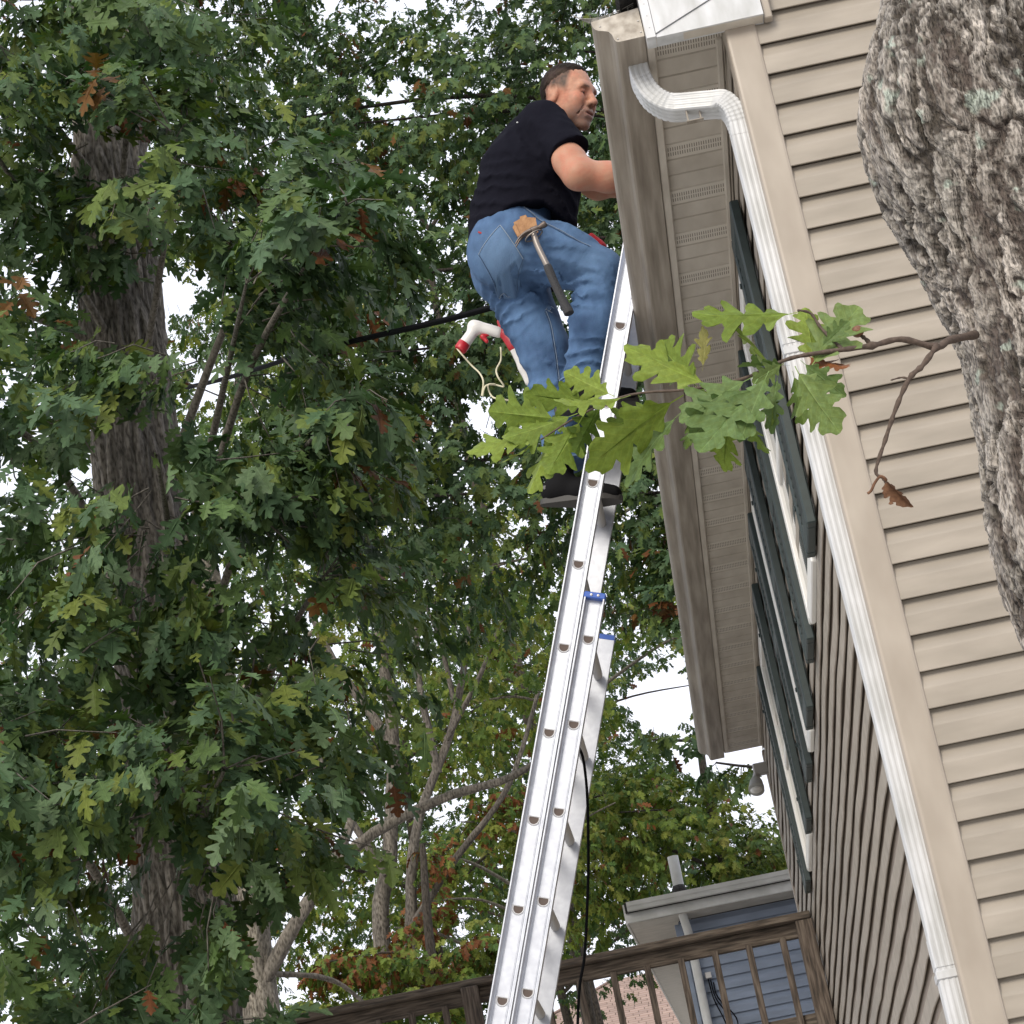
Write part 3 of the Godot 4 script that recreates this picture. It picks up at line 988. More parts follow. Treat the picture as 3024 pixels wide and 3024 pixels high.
func bark(called: String, c: Color, vc := true) -> StandardMaterial3D:
	if M.has(called):
		return M[called]
	var t := noise_tex(0.03, Color(0.30, 0.28, 0.26), Color(1, 1, 1), 512, FastNoiseLite.TYPE_SIMPLEX_SMOOTH, 6, 31, Color(0.80, 0.79, 0.77))
	return relief(mat(called, c, 0.92, t, Vector3(3.0, 0.9, 3.0), vc), t, 1.2)


func limb(mb: MB, line: PackedVector3Array, r0: float, r1: float, sides: int, rough := 0.0, freq := 9.0) -> void:     # a round limb with ridged bark pushed in and out
	var first := mb.v.size()
	var radii := PackedFloat32Array()
	for i in line.size():
		radii.append(lerpf(r0, r1, float(i) / (line.size() - 1)))
	mb.tube(line, radii, sides, false)
	if rough <= 0.0:
		return
	var cell := FastNoiseLite.new()
	cell.noise_type = FastNoiseLite.TYPE_CELLULAR
	cell.cellular_return_type = FastNoiseLite.RETURN_DISTANCE2_SUB
	cell.frequency = 1.0
	cell.fractal_type = FastNoiseLite.FRACTAL_NONE
	for i in line.size():
		for s in sides + 1:
			var k := first + i * (sides + 1) + s
			var d := mb.v[k] - line[i]
			var q := line[i] + line[i].direction_to(mb.v[k]) * radii[i]
			if s == sides:
				q = mb.v[first + i * (sides + 1)] if s == -1 else q
			var w := Vector3(q.x * freq * 1.7, q.y * freq * 0.17, q.z * freq * 1.7) + Vector3.ONE * noi.get_noise_3d(q.x * 160.0, q.y * 50.0, q.z * 160.0) * 0.7
			var plate_ := clampf(cell.get_noise_3dv(w) + 1.0, 0.0, 0.5) / 0.5
			var fine := noi.get_noise_3d(q.x * 1500.0, q.y * 350.0, q.z * 1500.0)
			mb.v[k] = line[i] + d * (1.0 + rough / radii[i] * (plate_ - 0.6 + fine * 0.25))
			var sh := 0.50 + 0.55 * plate_ + 0.30 * fine + 0.15 * noi.get_noise_3d(q.x * 90.0, q.y * 50.0, q.z * 90.0)
			mb.c[k] = Color(mb.tint.r * sh, mb.tint.g * sh, mb.tint.b * sh)


func leaf_at(at: Vector3, d: Vector3, up: Vector3, size: float) -> Transform3D:
	var z := d.normalized()
	var y := up - z * up.dot(z)
	y = y.normalized() if y.length() > 0.01 else z.cross(Vector3.RIGHT).normalized()
	return Transform3D(Basis(y.cross(z) * size, y * size, z * size), at)


func spray(leaves: Array, at: Vector3, out: Vector3, size: float, count: int, droop: float, tone: int) -> void:   # a tuft of leaves round the end of a twig
	out = out.normalized()
	var side := out.cross(Vector3.UP).normalized()
	var hi := side.cross(out)
	for k in count:
		var a := k * 2.4 + rng.randf_range(-0.5, 0.5)
		var along := float(k) / count
		var ring := side * cos(a) + hi * sin(a) * 0.6
		var d := out * (0.35 + 0.7 * along) + ring * (1.05 - 0.5 * along) + Vector3.DOWN * droop * rng.randf_range(0.3, 1.2)
		var face := Vector3.UP * 0.65 + out * 0.75 + Vector3(rng.randf_range(-1, 1), rng.randf_range(-0.5, 0.6), rng.randf_range(-1, 1)) * 0.55
		var p := at - out * size * 1.1 * (1.0 - along)
		var c := tone if rng.randf() < 0.55 else pick()
		leaves.append([leaf_at(p, d, face, size * rng.randf_range(0.55, 1.2)), c, rng.randi() % 4])


func leafy(o: Node3D, leaves: Array, yellow: bool, detail: int, singles: int, parent: Node = null) -> void:     # the largest in view as parts, the rest as one mass
	if parent == null:
		parent = o
	var at := origin_of(parent)
	var far := []
	for i in leaves.size():
		var x: Transform3D = leaves[i][0]
		var q := x.origin
		var ahead := q.dot(Vector3(-0.035, 0.365, -0.93))
		var inside := absf(q.x / -q.z + 0.04) < 0.26 and q.y / -q.z > 0.14 and q.y / -q.z < 0.70
		far.append([(ahead / x.basis.x.length()) * (1.0 if inside else 9.0), i])
	far.sort_custom(func(p, q): return p[0] < q[0])
	var key := "yellow" if yellow else "green"
	if not leaf_mats.has(key):
		var l := []
		for k in 8:
			l.append(leaf_material(palette(yellow, k), false, k > 5))
		leaf_mats[key] = l
	var mb := MB.new()
	for r in far.size():
		var e: Array = leaves[far[r][1]]
		var x: Transform3D = e[0]
		if r < singles:
			var leaf := MeshInstance3D.new()
			leaf.name = "leaf"
			leaf.mesh = leaf_lod[mini(detail, 1)][e[2]][4]
			leaf.material_override = leaf_mats[key][e[1]]
			leaf.transform = Transform3D(x.basis, x.origin - at)
			parent.add_child(leaf, true)
		else:
			var l: Array = leaf_lod[detail if r < 3500 else maxi(detail, 1)][e[2]]
			var c := palette(yellow, e[1])
			var sh := rng.randf_range(0.8, 1.2)
			mb.add(x, l[0], l[1], l[2], l[3], Color(c.r * sh, c.g * sh, c.b * sh))
	if mb.v.size():
		kind(put("foliage", mb, leaf_material(Color.WHITE, true), parent), "stuff")


func tree(called: String, label: String, trunk_line: Array, r0: float, r1: float, bark_c: Color, rough: float, crowns: Array, size: float, yellow: bool, detail: int, singles: int, holes := [], sides := 24, group := "trees behind the ladder", dense := 2.6) -> Node3D:
	# crowns: [x, y, z, rx, ry, rz, sprays]; holes: [x, y, z, r] thin places in the crown
	var line := curve(trunk_line, 40 if rough > 0.0 and sides > 40 else 14)
	var o := thing(called, label, "tree", Vector3(line[0].x, GROUND, line[0].z), group)
	var mb := MB.new()
	mb.tint = bark_c
	limb(mb, line, r0, r1, sides, rough, 11.0)
	put("trunk", mb, bark("bark", Color.WHITE), o)
	var leaves := []
	var twigs := MB.new()
	twigs.tint = Color(bark_c.r * 0.7, bark_c.g * 0.7, bark_c.b * 0.7)
	for cr in crowns:
		var mid := Vector3(cr[0], cr[1], cr[2])
		var rad := Vector3(cr[3], cr[4], cr[5])
		# a limb from the trunk into this part of the crown
		var root := line[0]
		for q in line:
			if q.y < mid.y - 0.25 * Vector2(q.x - mid.x, q.z - mid.z).length():
				root = q
		var tip := mid + (mid - root).normalized() * minf(rad.x, rad.z) * 0.6
		var bow := (root + tip) * 0.5 + Vector3(rng.randf_range(-0.2, 0.2), 0.12 * root.distance_to(tip), rng.randf_range(-0.2, 0.2))
		var path := curve([root.x, root.y, root.z, bow.x, bow.y, bow.z, tip.x, tip.y, tip.z], 7)
		var lm := MB.new()
		lm.tint = bark_c
		var reach := root.distance_to(tip)
		limb(lm, path, minf(r0 * 0.3, minf(0.034, 0.010 + reach * 0.008)), 0.007, 8)
		put("limb", lm, bark("bark", Color.WHITE), o)
		var made := 0
		var tries := 0
		var want := int(cr[6] * dense)
		while made < want and tries < want * 12:
			tries += 1
			var g := Vector3(rng.randf_range(-1, 1), rng.randf_range(-1, 1), rng.randf_range(-1, 1))
			if g.length() > 1.0:
				continue
			var q := mid + g * rad
			if noi.get_noise_3d(q.x * 55.0 / size * 0.13, q.y * 75.0 / size * 0.13, q.z * 55.0 / size * 0.13) < -0.08:
				continue
			var open := false
			for hl in holes + GAPS:
				if hl.size() == 4:
					open = open or q.distance_to(Vector3(hl[0], hl[1], hl[2])) < hl[3]
				else:
					open = open or q.distance_to(Geometry3D.get_closest_point_to_segment(q, Vector3(hl[0], hl[1], hl[2]), Vector3(hl[3], hl[4], hl[5]))) < hl[6]
			if open:
				continue
			made += 1
			var near := path[0]
			for w in path:
				if w.distance_to(q) < near.distance_to(q):
					near = w
			var away := (q - near)
			var level := Vector3(q.x - line[0].x, 0, q.z - line[0].z).normalized()
			var out := (away.normalized() + level * 0.6 + Vector3(rng.randf_range(-0.4, 0.4), -0.15, rng.randf_range(-0.4, 0.4))).normalized()
			spray(leaves, q, out, size, rng.randi_range(6, 9), 0.9, pick() if cr.size() < 8 else (cr[7] if rng.randf() < 0.8 else pick()))
			if made % 3 == 0:
				var back := (near - q).limit_length(size * rng.randf_range(1.2, 2.6))
				var kink := Vector3(rng.randf_range(-1, 1), rng.randf_range(-0.3, 1), rng.randf_range(-1, 1)) * back.length() * 0.16
				twigs.tube(PackedVector3Array([q + back, q + back * 0.62 + kink, q + back * 0.28 + kink * 0.4, q]), PackedFloat32Array([size * 0.026, size * 0.021, size * 0.016, size * 0.011]), 4, false)
	if twigs.v.size():
		kind(put("twigs", twigs, bark("bark", Color.WHITE), o), "stuff")
	if leaves.size():
		leafy(o, leaves, yellow, detail, singles)
	return o


func make_trees() -> void:
	rng.seed = 5
	# the big oak by the house: its trunk shows between hanging sprays
	tree("oak_tree", "big oak whose thick grey trunk shows between hanging leaf sprays", [-2.85, GROUND, -13.0, -2.72, 2.0, -13.0, -2.55, 3.9, -13, -2.54, 5.4, -13, -2.52, 6.5, -13, -2.47, 7.5, -13, -2.36, 9.0, -13.05, -2.2, 11.5, -13.2], 0.30, 0.20, Color(0.29, 0.265, 0.235), 0.030,
		[[-1.95, 2.9, -10.6, 1.1, 1.0, 1.1, 70], [-2.9, 3.3, -10.2, 1.0, 1.3, 1.0, 60], [-2.0, 4.4, -10.6, 1.0, 0.9, 1.1, 50], [-2.9, 5.2, -11.0, 1.0, 1.1, 1.2, 45], [-1.55, 4.0, -11.2, 0.8, 0.9, 1.0, 45], [-1.6, 5.3, -10.8, 0.9, 0.7, 0.9, 50],
		[-0.95, 5.35, -10.0, 0.45, 0.32, 0.6, 14], [-1.9, 6.5, -11.4, 0.9, 0.8, 1.1, 45], [-2.7, 6.9, -11.4, 1.0, 0.9, 1.0, 45], [-1.95, 7.6, -11.6, 0.9, 0.8, 1.0, 45], [-2.7, 7.9, -11.8, 1.0, 0.7, 1.0, 40], [-3.4, 4.3, -12.0, 0.8, 1.4, 1.5, 40], [-3.3, 6.8, -12.4, 0.8, 1.5, 1.4, 40],
		[-1.15, 4.6, -10.4, 0.5, 0.4, 0.6, 18], [-2.7, 1.9, -10.4, 1.2, 0.5, 1.0, 35], [-1.3, 6.0, -11.0, 0.7, 0.5, 0.9, 22], [-2.6, 9.6, -12.6, 2.0, 1.0, 2.0, 45]],
		0.185, false, 0, 300, [[-1.86, 5.95, -9.6, -2.45, 7.75, -12.6, 0.22], [-1.83, 4.95, -9.4, -2.5, 6.65, -12.6, 0.23], [-1.95, 4.45, -9.6, -2.5, 5.75, -12.6, 0.27], [-1.95, 2.45, -9.5, -2.55, 3.3, -12.6, 0.25], [-1.40, 4.55, -9.6, -1.85, 6.0, -12.6, 0.30], [-1.85, 4.1, -9.6, -2.3, 5.2, -12.4, 0.22], [-1.35, 3.8, -9.6, -1.8, 4.95, -12.6, 0.24], [-1.5, 2.2, -9.6, -1.9, 2.8, -12.6, 0.26], [-1.7, 6.1, -9.6, -2.1, 7.6, -12.6, 0.15]], 220, "trees behind the ladder", 2.2)
	# taller oak close behind the man
	tree("oak_tree", "tall dark oak rising behind the man in the black shirt", [3.4, GROUND, -18.5, 3.3, 4.0, -18.5, 3.2, 6.0, -18.5, 3.0, 9.0, -18.5, 2.6, 12.0, -18.5, 2.2, 15.0, -18.5], 0.26, 0.10, Color(0.085, 0.07, 0.06), 0.016,
		[[-0.6, 7.8, -17.0, 1.5, 1.2, 1.4, 80], [0.6, 8.6, -17.4, 1.5, 1.3, 1.5, 95], [-1.6, 8.6, -17.2, 1.3, 1.2, 1.4, 75], [-0.4, 10.0, -17.5, 1.7, 1.3, 1.6, 110], [1.2, 10.4, -17.8, 1.5, 1.3, 1.6, 90], [-2.0, 10.3, -17.5, 1.3, 1.4, 1.4, 75], [0.9, 7.2, -16.5, 1.0, 0.9, 1.0, 50], [-1.0, 6.5, -16.5, 1.2, 0.9, 1.2, 55], [0.3, 6.1, -16.2, 1.0, 0.8, 1.0, 40], [0.6, 5.1, -16.0, 0.7, 0.9, 0.9, 45], [0.75, 6.2, -16.4, 0.6, 0.8, 0.8, 35], [-0.2, 12.0, -17.0, 2.6, 1.2, 2.2, 110], [-2.6, 11.9, -17.5, 1.6, 1.2, 1.8, 60], [-2.0, 7.2, -17.4, 1.0, 0.9, 1.2, 50], [0.05, 4.17, -15.0, 0.32, 0.12, 0.3, 1.2], [0.46, 3.92, -15.0, 0.28, 0.11, 0.3, 1.2]],
		0.118, false, 2, 300, [[-0.75, 8.9, -17.2, 0.55], [-0.35, 8.1, -17.0, 0.3], [0.35, 8.0, -17.0, 0.4], [0.2, 9.0, -17.2, 0.35], [0.62, 4.3, -16.0, 0.55], [-0.25, 7.3, -16.6, 0.3], [0.9, 7.0, -16.5, 0.3], [-0.6, 6.0, -16.4, 0.4]], 40, "trees behind the ladder", 7.0)
	# lower woods further back
	tree("pale_oak", "oak with a straight pale grey trunk and two long slanting limbs", [-3.62, GROUND, -20.0, -3.55, 3.5, -20.0, -3.47, 6.1, -20, -3.42, 7.4, -20, -3.4, 8.2, -20], 0.235, 0.06, Color(0.41, 0.375, 0.32), 0.016,
		[[-3.0, 8.2, -20.0, 1.5, 1.3, 1.6, 50], [-4.5, 7.0, -20.5, 1.2, 1.6, 1.6, 55], [-1.5, 7.2, -20.0, 1.4, 0.9, 1.5, 60], [-2.7, 9.8, -20.0, 1.6, 1.2, 1.6, 50]], 0.118, true, 1, 200, [[-3.0, 6.9, -19.6, 0.5]], 40)
	var t := get_child(get_child_count() - 1)
	for q in [[[-3.52, 4.2, -19.95, -2.95, 4.85, -19.8, -2.42, 5.22, -19.7, -1.72, 5.40, -19.6, -1.12, 5.44, -19.5, -0.5, 5.7, -19.4], 0.066, 0.022], [[-3.5, 4.75, -20.1, -3.2, 5.1, -20.4, -2.8, 5.45, -20.8, -2.5, 6.1, -21.0], 0.085, 0.03], [[-3.45, 4.4, -20.1, -3.0, 4.35, -20.6, -2.75, 4.1, -20.9], 0.03, 0.015], [[-3.6, 5.2, -19.9, -4.3, 5.8, -19.7, -4.9, 6.6, -19.6, -5.4, 7.2, -19.4], 0.10, 0.05]]:
		var mb := MB.new()
		mb.tint = Color(0.34, 0.31, 0.27)
		limb(mb, curve(q[0], 8), q[1], q[2], 14, 0.008, 14.0)
		put("limb", mb, bark("bark", Color.WHITE), t)
	tree("forked_oak", "slender grey twin-stemmed oak beyond the long slanting limb", [-3.1, GROUND, -25.0, -3.1, 5.0, -25.0, -2.85, 6.4, -25, -2.62, 7.6, -25, -2.55, 9.0, -25, -2.3, 11.0, -25], 0.105, 0.045, Color(0.31, 0.28, 0.245), 0.007,
		[[-2.4, 10.5, -25.0, 1.7, 1.4, 1.7, 75], [-3.6, 9.2, -25.5, 1.5, 1.2, 1.7, 65], [-1.4, 9.0, -25.0, 1.5, 1.0, 1.6, 70], [-2.6, 12.2, -25.0, 1.8, 1.3, 1.7, 60]], 0.118, true, 2, 100, [], 16)
	t = get_child(get_child_count() - 1)
	for q in [[[-3.0, 4.0, -25.0, -2.75, 5.6, -24.9, -2.5, 6.6, -24.8, -1.95, 7.6, -24.8, -1.5, 8.9, -24.8], 0.075, 0.03], [[-2.6, 7.5, -25.0, -3.1, 8.6, -25, -3.3, 9.4, -25.2], 0.06, 0.03], [[-2.2, 7.1, -24.8, -2.2, 8.2, -24.6, -2.0, 9.2, -24.6], 0.05, 0.02], [[-2.05, 7.4, -24.7, -1.6, 7.9, -24.5, -1.15, 8.6, -24.4], 0.035, 0.015], [[-2.75, 5.6, -24.9, -2.2, 6.1, -24.6, -1.5, 6.7, -24.4, -1.0, 7.6, -24.3], 0.05, 0.02], [[-2.9, 6.2, -24.9, -3.3, 7.2, -24.7, -3.5, 8.4, -24.6], 0.045, 0.02], [[-1.9, 7.8, -24.7, -1.95, 8.6, -24.5, -2.3, 9.6, -24.5], 0.03, 0.012]]:
		var mb := MB.new()
		mb.tint = Color(0.30, 0.27, 0.24)
		limb(mb, curve(q[0], 8), q[1], q[2], 10, 0.006, 14.0)
		put("limb", mb, bark("bark", Color.WHITE), t)
	tree("leaning_oak", "thin oak leaning towards the house behind the middle of the railing", [-2.2, GROUND, -26.0, -1.75, 4.6, -26.0, -1.35, 5.6, -26, -0.95, 6.9, -26, -0.6, 8.3, -26, -0.4, 10.0, -26.2], 0.11, 0.04, Color(0.29, 0.27, 0.225), 0.007,
		[[-0.6, 9.6, -26.0, 1.7, 1.3, 1.7, 85], [-1.6, 7.9, -26.0, 1.2, 0.9, 1.4, 60], [0.3, 8.2, -26.0, 1.3, 1.0, 1.4, 60], [0.7, 10.0, -26.5, 1.3, 1.3, 1.6, 60], [-1.0, 6.4, -26.0, 1.0, 0.8, 1.2, 35], [-1.95, 6.65, -25.5, 0.32, 0.28, 0.4, 12, 6], [-1.55, 6.85, -25.5, 0.35, 0.16, 0.4, 9, 7], [-2.6, 5.85, -25.2, 0.3, 0.4, 0.4, 12, 6], [-1.1, 6.95, -25.6, 0.3, 0.2, 0.3, 10, 6], [-2.35, 6.15, -24.6, 0.3, 0.3, 0.3, 12, 6], [-2.75, 5.5, -24.6, 0.3, 0.4, 0.3, 12, 7]], 0.118, true, 2, 100, [[0.1, 7.0, -26.0, 0.5]], 16)
	var far := [
		["far_oak", "yellow-green broad crown beside the eave's far end above the blue house", -28.0, [[0.0, 6.75, 1.1, 1.0, 1.2, 110], [-1.0, 6.6, 1.0, 1.0, 1.2, 80], [0.9, 6.2, 0.9, 0.75, 1.0, 70]], 0.6, true],
		["far_oak", "bright yellow-green small crown right against the eave wall's far edge", -31.0, [[1.95, 7.0, 0.75, 0.8, 1.2, 100], [1.3, 6.7, 0.7, 0.6, 1.2, 70], [2.2, 6.5, 0.8, 0.6, 1.0, 50]], 1.6, true],
		["far_oak", "low red-brown and green oak scrub just above the wooden railing", -24.0, [[-2.6, 4.7, 0.9, 0.45, 1.0, 40], [-3.15, 5.05, 0.55, 0.28, 0.6, 22, 6], [-2.65, 4.95, 0.45, 0.25, 0.6, 16, 7], [-3.5, 5.15, 0.35, 0.2, 0.5, 10, 6], [-2.15, 4.95, 0.5, 0.2, 0.6, 12, 7], [-1.7, 4.9, 0.7, 0.4, 0.8, 25], [-3.6, 4.5, 0.8, 0.6, 1.0, 30]], -2.4, true],
		["far_oak", "sunny yellow-green oak low between the pale trunk and the forked stems", -29.0, [[-4.4, 7.3, 1.3, 1.1, 1.3, 80], [-2.7, 6.9, 1.2, 0.8, 1.3, 60], [-0.9, 7.3, 1.2, 1.0, 1.3, 70], [-3.3, 8.8, 1.6, 1.0, 1.3, 80], [-1.4, 9.0, 1.4, 0.9, 1.3, 70], [-3.6, 6.0, 1.0, 0.6, 1.0, 35]], -2.9, true],
		["far_oak", "dense green oak filling the gap behind the forked stems", -33.0, [[-2.0, 9.0, 2.2, 1.6, 1.8, 130], [-0.5, 8.0, 1.6, 1.3, 1.7, 90], [-3.6, 7.4, 1.6, 1.5, 1.8, 80], [-0.8, 11.0, 2.2, 1.5, 1.8, 120], [-3.4, 10.9, 2.0, 1.6, 1.8, 110]], -1.5, false],
		["dark_oak", "dark green far oak low between the pale trunk and the ladder", -36.0, [[-3.6, 8.6, 2.3, 1.7, 1.6, 110], [-1.2, 9.2, 2.2, 1.6, 1.6, 110], [0.1, 10.6, 1.2, 1.3, 1.6, 60], [-5.6, 9.4, 2.0, 2.2, 1.6, 90], [-2.4, 11.8, 2.4, 1.4, 1.6, 100], [-2.8, 7.0, 1.8, 0.9, 1.4, 60], [-0.4, 7.4, 1.6, 1.0, 1.4, 60], [0.4, 7.9, 0.9, 0.8, 1.4, 40], [-8.8, 9.6, 1.8, 2.4, 1.6, 100], [-8.2, 13.0, 2.2, 1.8, 1.6, 90], [-6.6, 12.4, 1.6, 1.6, 1.6, 80]], -2.0, false],
		["far_oak", "far green oak low beside and behind the big oak trunk", -27.0, [[-5.6, 6.2, 1.4, 1.6, 1.6, 90], [-6.6, 8.6, 1.4, 1.8, 1.6, 80], [-5.2, 9.4, 1.6, 1.6, 1.6, 80], [-5.0, 4.8, 1.2, 0.8, 1.4, 50], [-6.9, 6.4, 1.3, 1.4, 1.4, 80], [-7.3, 8.2, 1.2, 1.6, 1.4, 70], [-6.2, 11.0, 1.8, 1.4, 1.6, 80], [-6.0, 4.6, 1.0, 0.8, 1.2, 40]], -5.4, false],
		["far_oak", "high far oak whose crown closes the top above the power cable", -30.0, [[-4.2, 14.5, 2.4, 2.2, 2.0, 150], [-1.0, 15.2, 2.6, 2.2, 2.0, 170], [2.0, 15.6, 2.2, 2.4, 2.0, 140], [-2.6, 18.2, 3.0, 1.8, 2.0, 150], [1.2, 18.6, 2.6, 1.6, 2.0, 120], [-6.2, 16.5, 1.8, 2.6, 2.0, 120], [0.8, 12.8, 1.8, 1.2, 1.6, 80]], -1.5, false]]
	for q in far:
		var z: float = q[2]
		var cr := []
		for w in q[3]:
			cr.append([w[0], w[1], z + rng.randf_range(-0.5, 0.5), w[2], w[3], w[4], w[5]] + w.slice(6))
		var x: float = q[4]
		var top: float = cr[0][1]
		tree(q[0], q[1], [x, GROUND, z, x + 0.1, top * 0.5, z, x - 0.1, top, z, x, top + 1.5, z], 0.10, 0.03, Color(0.10, 0.085, 0.07), 0.0, cr, 0.118, q[5], 2, 60, [], 12, "trees behind the ladder", 4.2)


func near_bark(q: Vector3, edge: FastNoiseLite, flake: FastNoiseLite) -> Vector2:      # (height, tone) of furrowed flaky bark
	var w := Vector3(noi.get_noise_3d(q.x * 420.0, q.y * 260.0, q.z * 420.0), noi.get_noise_3d(q.x * 420.0 + 99.0, q.y * 300.0, q.z * 420.0), noi.get_noise_3d(q.x * 420.0, q.y * 260.0, q.z * 420.0 + 77.0))
	var w2 := Vector3(noi.get_noise_3d(q.x * 1900.0, q.y * 1300.0, q.z * 1900.0), noi.get_noise_3d(q.x * 1900.0 + 99.0, q.y * 1300.0, q.z * 1900.0), 0.0)
	var a := clampf(edge.get_noise_3dv(Vector3(q.x * 19.0, q.y * 2.6, q.z * 19.0) + w * 0.70 + w2 * 0.10) + 1.0, 0.0, 0.24) / 0.24
	var c1 := flake.get_noise_3dv(Vector3(q.x * 30.0, q.y * 13.0, q.z * 30.0) + w * 1.3 + w2 * 0.55)
	var c2 := flake.get_noise_3dv(Vector3(q.x * 72.0, q.y * 38.0, q.z * 72.0) + w * 2.0 + w2 * 0.9)
	var f := noi.get_noise_3d(q.x * 6000.0, q.y * 4200.0, q.z * 6000.0)
	return Vector2(0.0140 * smoothstep(0.0, 1.0, a) + 0.0019 * c1 + 0.0020 * c2 + 0.0016 * f, 0.10 + 0.42 * a + 0.20 * c1 + 0.26 * c2 + 0.24 * f)


func make_near_tree() -> void:
	var o := thing("near_oak", "rough furrowed oak trunk close in front of the siding with one leafy twig", "tree", Vector3(0.9, GROUND, -4.2), "trees behind the ladder")
	o.remove_meta("group")
	var line := curve([0.86, GROUND - 0.1, -4.18, 0.87, 0.7, -4.18, 0.935, 1.10, -4.18, 0.918, 1.366, -4.18, 0.943, 1.554, -4.18, 0.956, 1.793, -4.18, 0.915, 2.024, -4.18, 0.882, 2.20, -4.18, 0.965, 2.394, -4.18, 1.04, 2.65, -4.18, 1.15, 3.4, -4.2, 1.3, 4.6, -4.2], 52)
	var rows_ := PackedVector3Array()
	for i in line.size():                  # close rows only where the bark is near
		if line[i].y > 0.85 and line[i].y < 2.7 or i % 5 == 0:
			rows_.append(line[i])
	var edge := FastNoiseLite.new()
	edge.noise_type = FastNoiseLite.TYPE_CELLULAR
	edge.cellular_return_type = FastNoiseLite.RETURN_DISTANCE2_SUB
	edge.fractal_type = FastNoiseLite.FRACTAL_NONE
	edge.frequency = 1.0
	edge.seed = 4
	var flake: FastNoiseLite = edge.duplicate()
	flake.cellular_return_type = FastNoiseLite.RETURN_CELL_VALUE
	flake.seed = 9
	var mb := MB.new()
	var sides := 460
	mb.tube(rows_, PackedFloat32Array([0.268]), sides, false)
	for i in rows_.size():
		for s in sides + 1:
			var k := i * (sides + 1) + s
			var d := rows_[i].direction_to(mb.v[k])
			var q := mb.v[k]
			if s == sides:
				mb.v[k] = mb.v[k - sides]
				mb.c[k] = mb.c[k - sides]
				continue
			if d.z < -0.5:
				mb.c[k] = Color(0.2, 0.17, 0.15)
				continue
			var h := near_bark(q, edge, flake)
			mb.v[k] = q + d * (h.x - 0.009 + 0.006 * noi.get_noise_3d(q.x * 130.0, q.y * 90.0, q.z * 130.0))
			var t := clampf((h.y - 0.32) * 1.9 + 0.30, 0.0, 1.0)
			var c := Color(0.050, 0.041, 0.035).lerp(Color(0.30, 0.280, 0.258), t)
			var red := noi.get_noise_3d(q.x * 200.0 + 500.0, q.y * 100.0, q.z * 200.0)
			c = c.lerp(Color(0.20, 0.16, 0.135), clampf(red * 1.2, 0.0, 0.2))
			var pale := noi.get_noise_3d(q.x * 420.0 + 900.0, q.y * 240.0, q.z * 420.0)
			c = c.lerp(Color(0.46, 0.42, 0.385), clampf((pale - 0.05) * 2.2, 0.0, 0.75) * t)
			var moss := clampf(1.0 - q.distance_to(Vector3(0.655, 2.22, -4.02)) / 0.075, 0.0, 1.0) + clampf(1.0 - q.distance_to(Vector3(0.80, 2.12, -3.93)) / 0.05, 0.0, 1.0)
			var lich := noi.get_noise_3d(q.x * 700.0, q.y * 500.0, q.z * 700.0 + 80.0)
			c = c.lerp(Color(0.31, 0.36, 0.32), clampf((lich - 0.48 + moss * 0.62) * 9.0, 0.0, 0.8))
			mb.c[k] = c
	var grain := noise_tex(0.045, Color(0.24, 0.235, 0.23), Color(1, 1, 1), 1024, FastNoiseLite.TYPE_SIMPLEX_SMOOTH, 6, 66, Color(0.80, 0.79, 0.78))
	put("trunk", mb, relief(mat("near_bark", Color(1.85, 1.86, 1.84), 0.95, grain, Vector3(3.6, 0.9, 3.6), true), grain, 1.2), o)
	# the twig that crosses the ladder
	var twig_m := mat("twig", Color(0.135, 0.095, 0.072), 0.8, noise_tex(0.05, Color(0.6, 0.58, 0.56), Color(1, 1, 1), 256, FastNoiseLite.TYPE_SIMPLEX_SMOOTH, 4, 61), Vector3(8, 8, 8))
	var br := MB.new()
	var path := curve([0.687, 1.715, -4.0, 0.625, 1.672, -3.9, 0.596, 1.652, -3.87, 0.540, 1.666, -3.84, 0.488, 1.657, -3.82, 0.438, 1.652, -3.80, 0.386, 1.656, -3.80, 0.341, 1.655, -3.80, 0.267, 1.638, -3.80, 0.180, 1.648, -3.82, 0.085, 1.669, -3.84, 0.001, 1.662, -3.86, -0.077, 1.636, -3.87], 5)
	var rr := PackedFloat32Array()
	for i in path.size():
		rr.append(lerpf(0.0080, 0.0014, pow(float(i) / (path.size() - 1), 0.62)) * (1.0 + 0.12 * sin(i * 1.9)) + (0.0025 if i == 10 or i == 20 else 0.0))
	br.tube(path, rr, 9)
	var b := put("branch", br, twig_m, o)
	for q in [[[0.597, 1.650, -3.86, 0.564, 1.616, -3.85, 0.536, 1.594, -3.84, 0.503, 1.548, -3.84, 0.473, 1.497, -3.84, 0.446, 1.448, -3.84, 0.454, 1.433, -3.84, 0.456, 1.419, -3.83], 0.0052, 0.0022], [[0.536, 1.594, -3.84, 0.524, 1.599, -3.84, 0.505, 1.594, -3.83], 0.0022, 0.0012], [[0.438, 1.652, -3.80, 0.414, 1.701, -3.81, 0.403, 1.732, -3.81, 0.382, 1.738, -3.80], 0.003, 0.002], [[0.488, 1.658, -3.82, 0.480, 1.672, -3.82, 0.471, 1.683, -3.82], 0.004, 0.003]]:
		var mb2 := MB.new()
		var l2 := curve(q[0], 5)
		var r2 := PackedFloat32Array()
		for i in l2.size():
			r2.append(lerpf(q[1], q[2], float(i) / (l2.size() - 1)) * (1.0 + 0.25 * sin(i * 2.3)))
		mb2.tube(l2, r2, 7)
		put("twig", mb2, twig_m, b)
	var gall := MB.new()
	gall.ball(Vector3(0.471, 1.687, -3.82), Vector3(0.0105, 0.010, 0.0105), 10, 14)
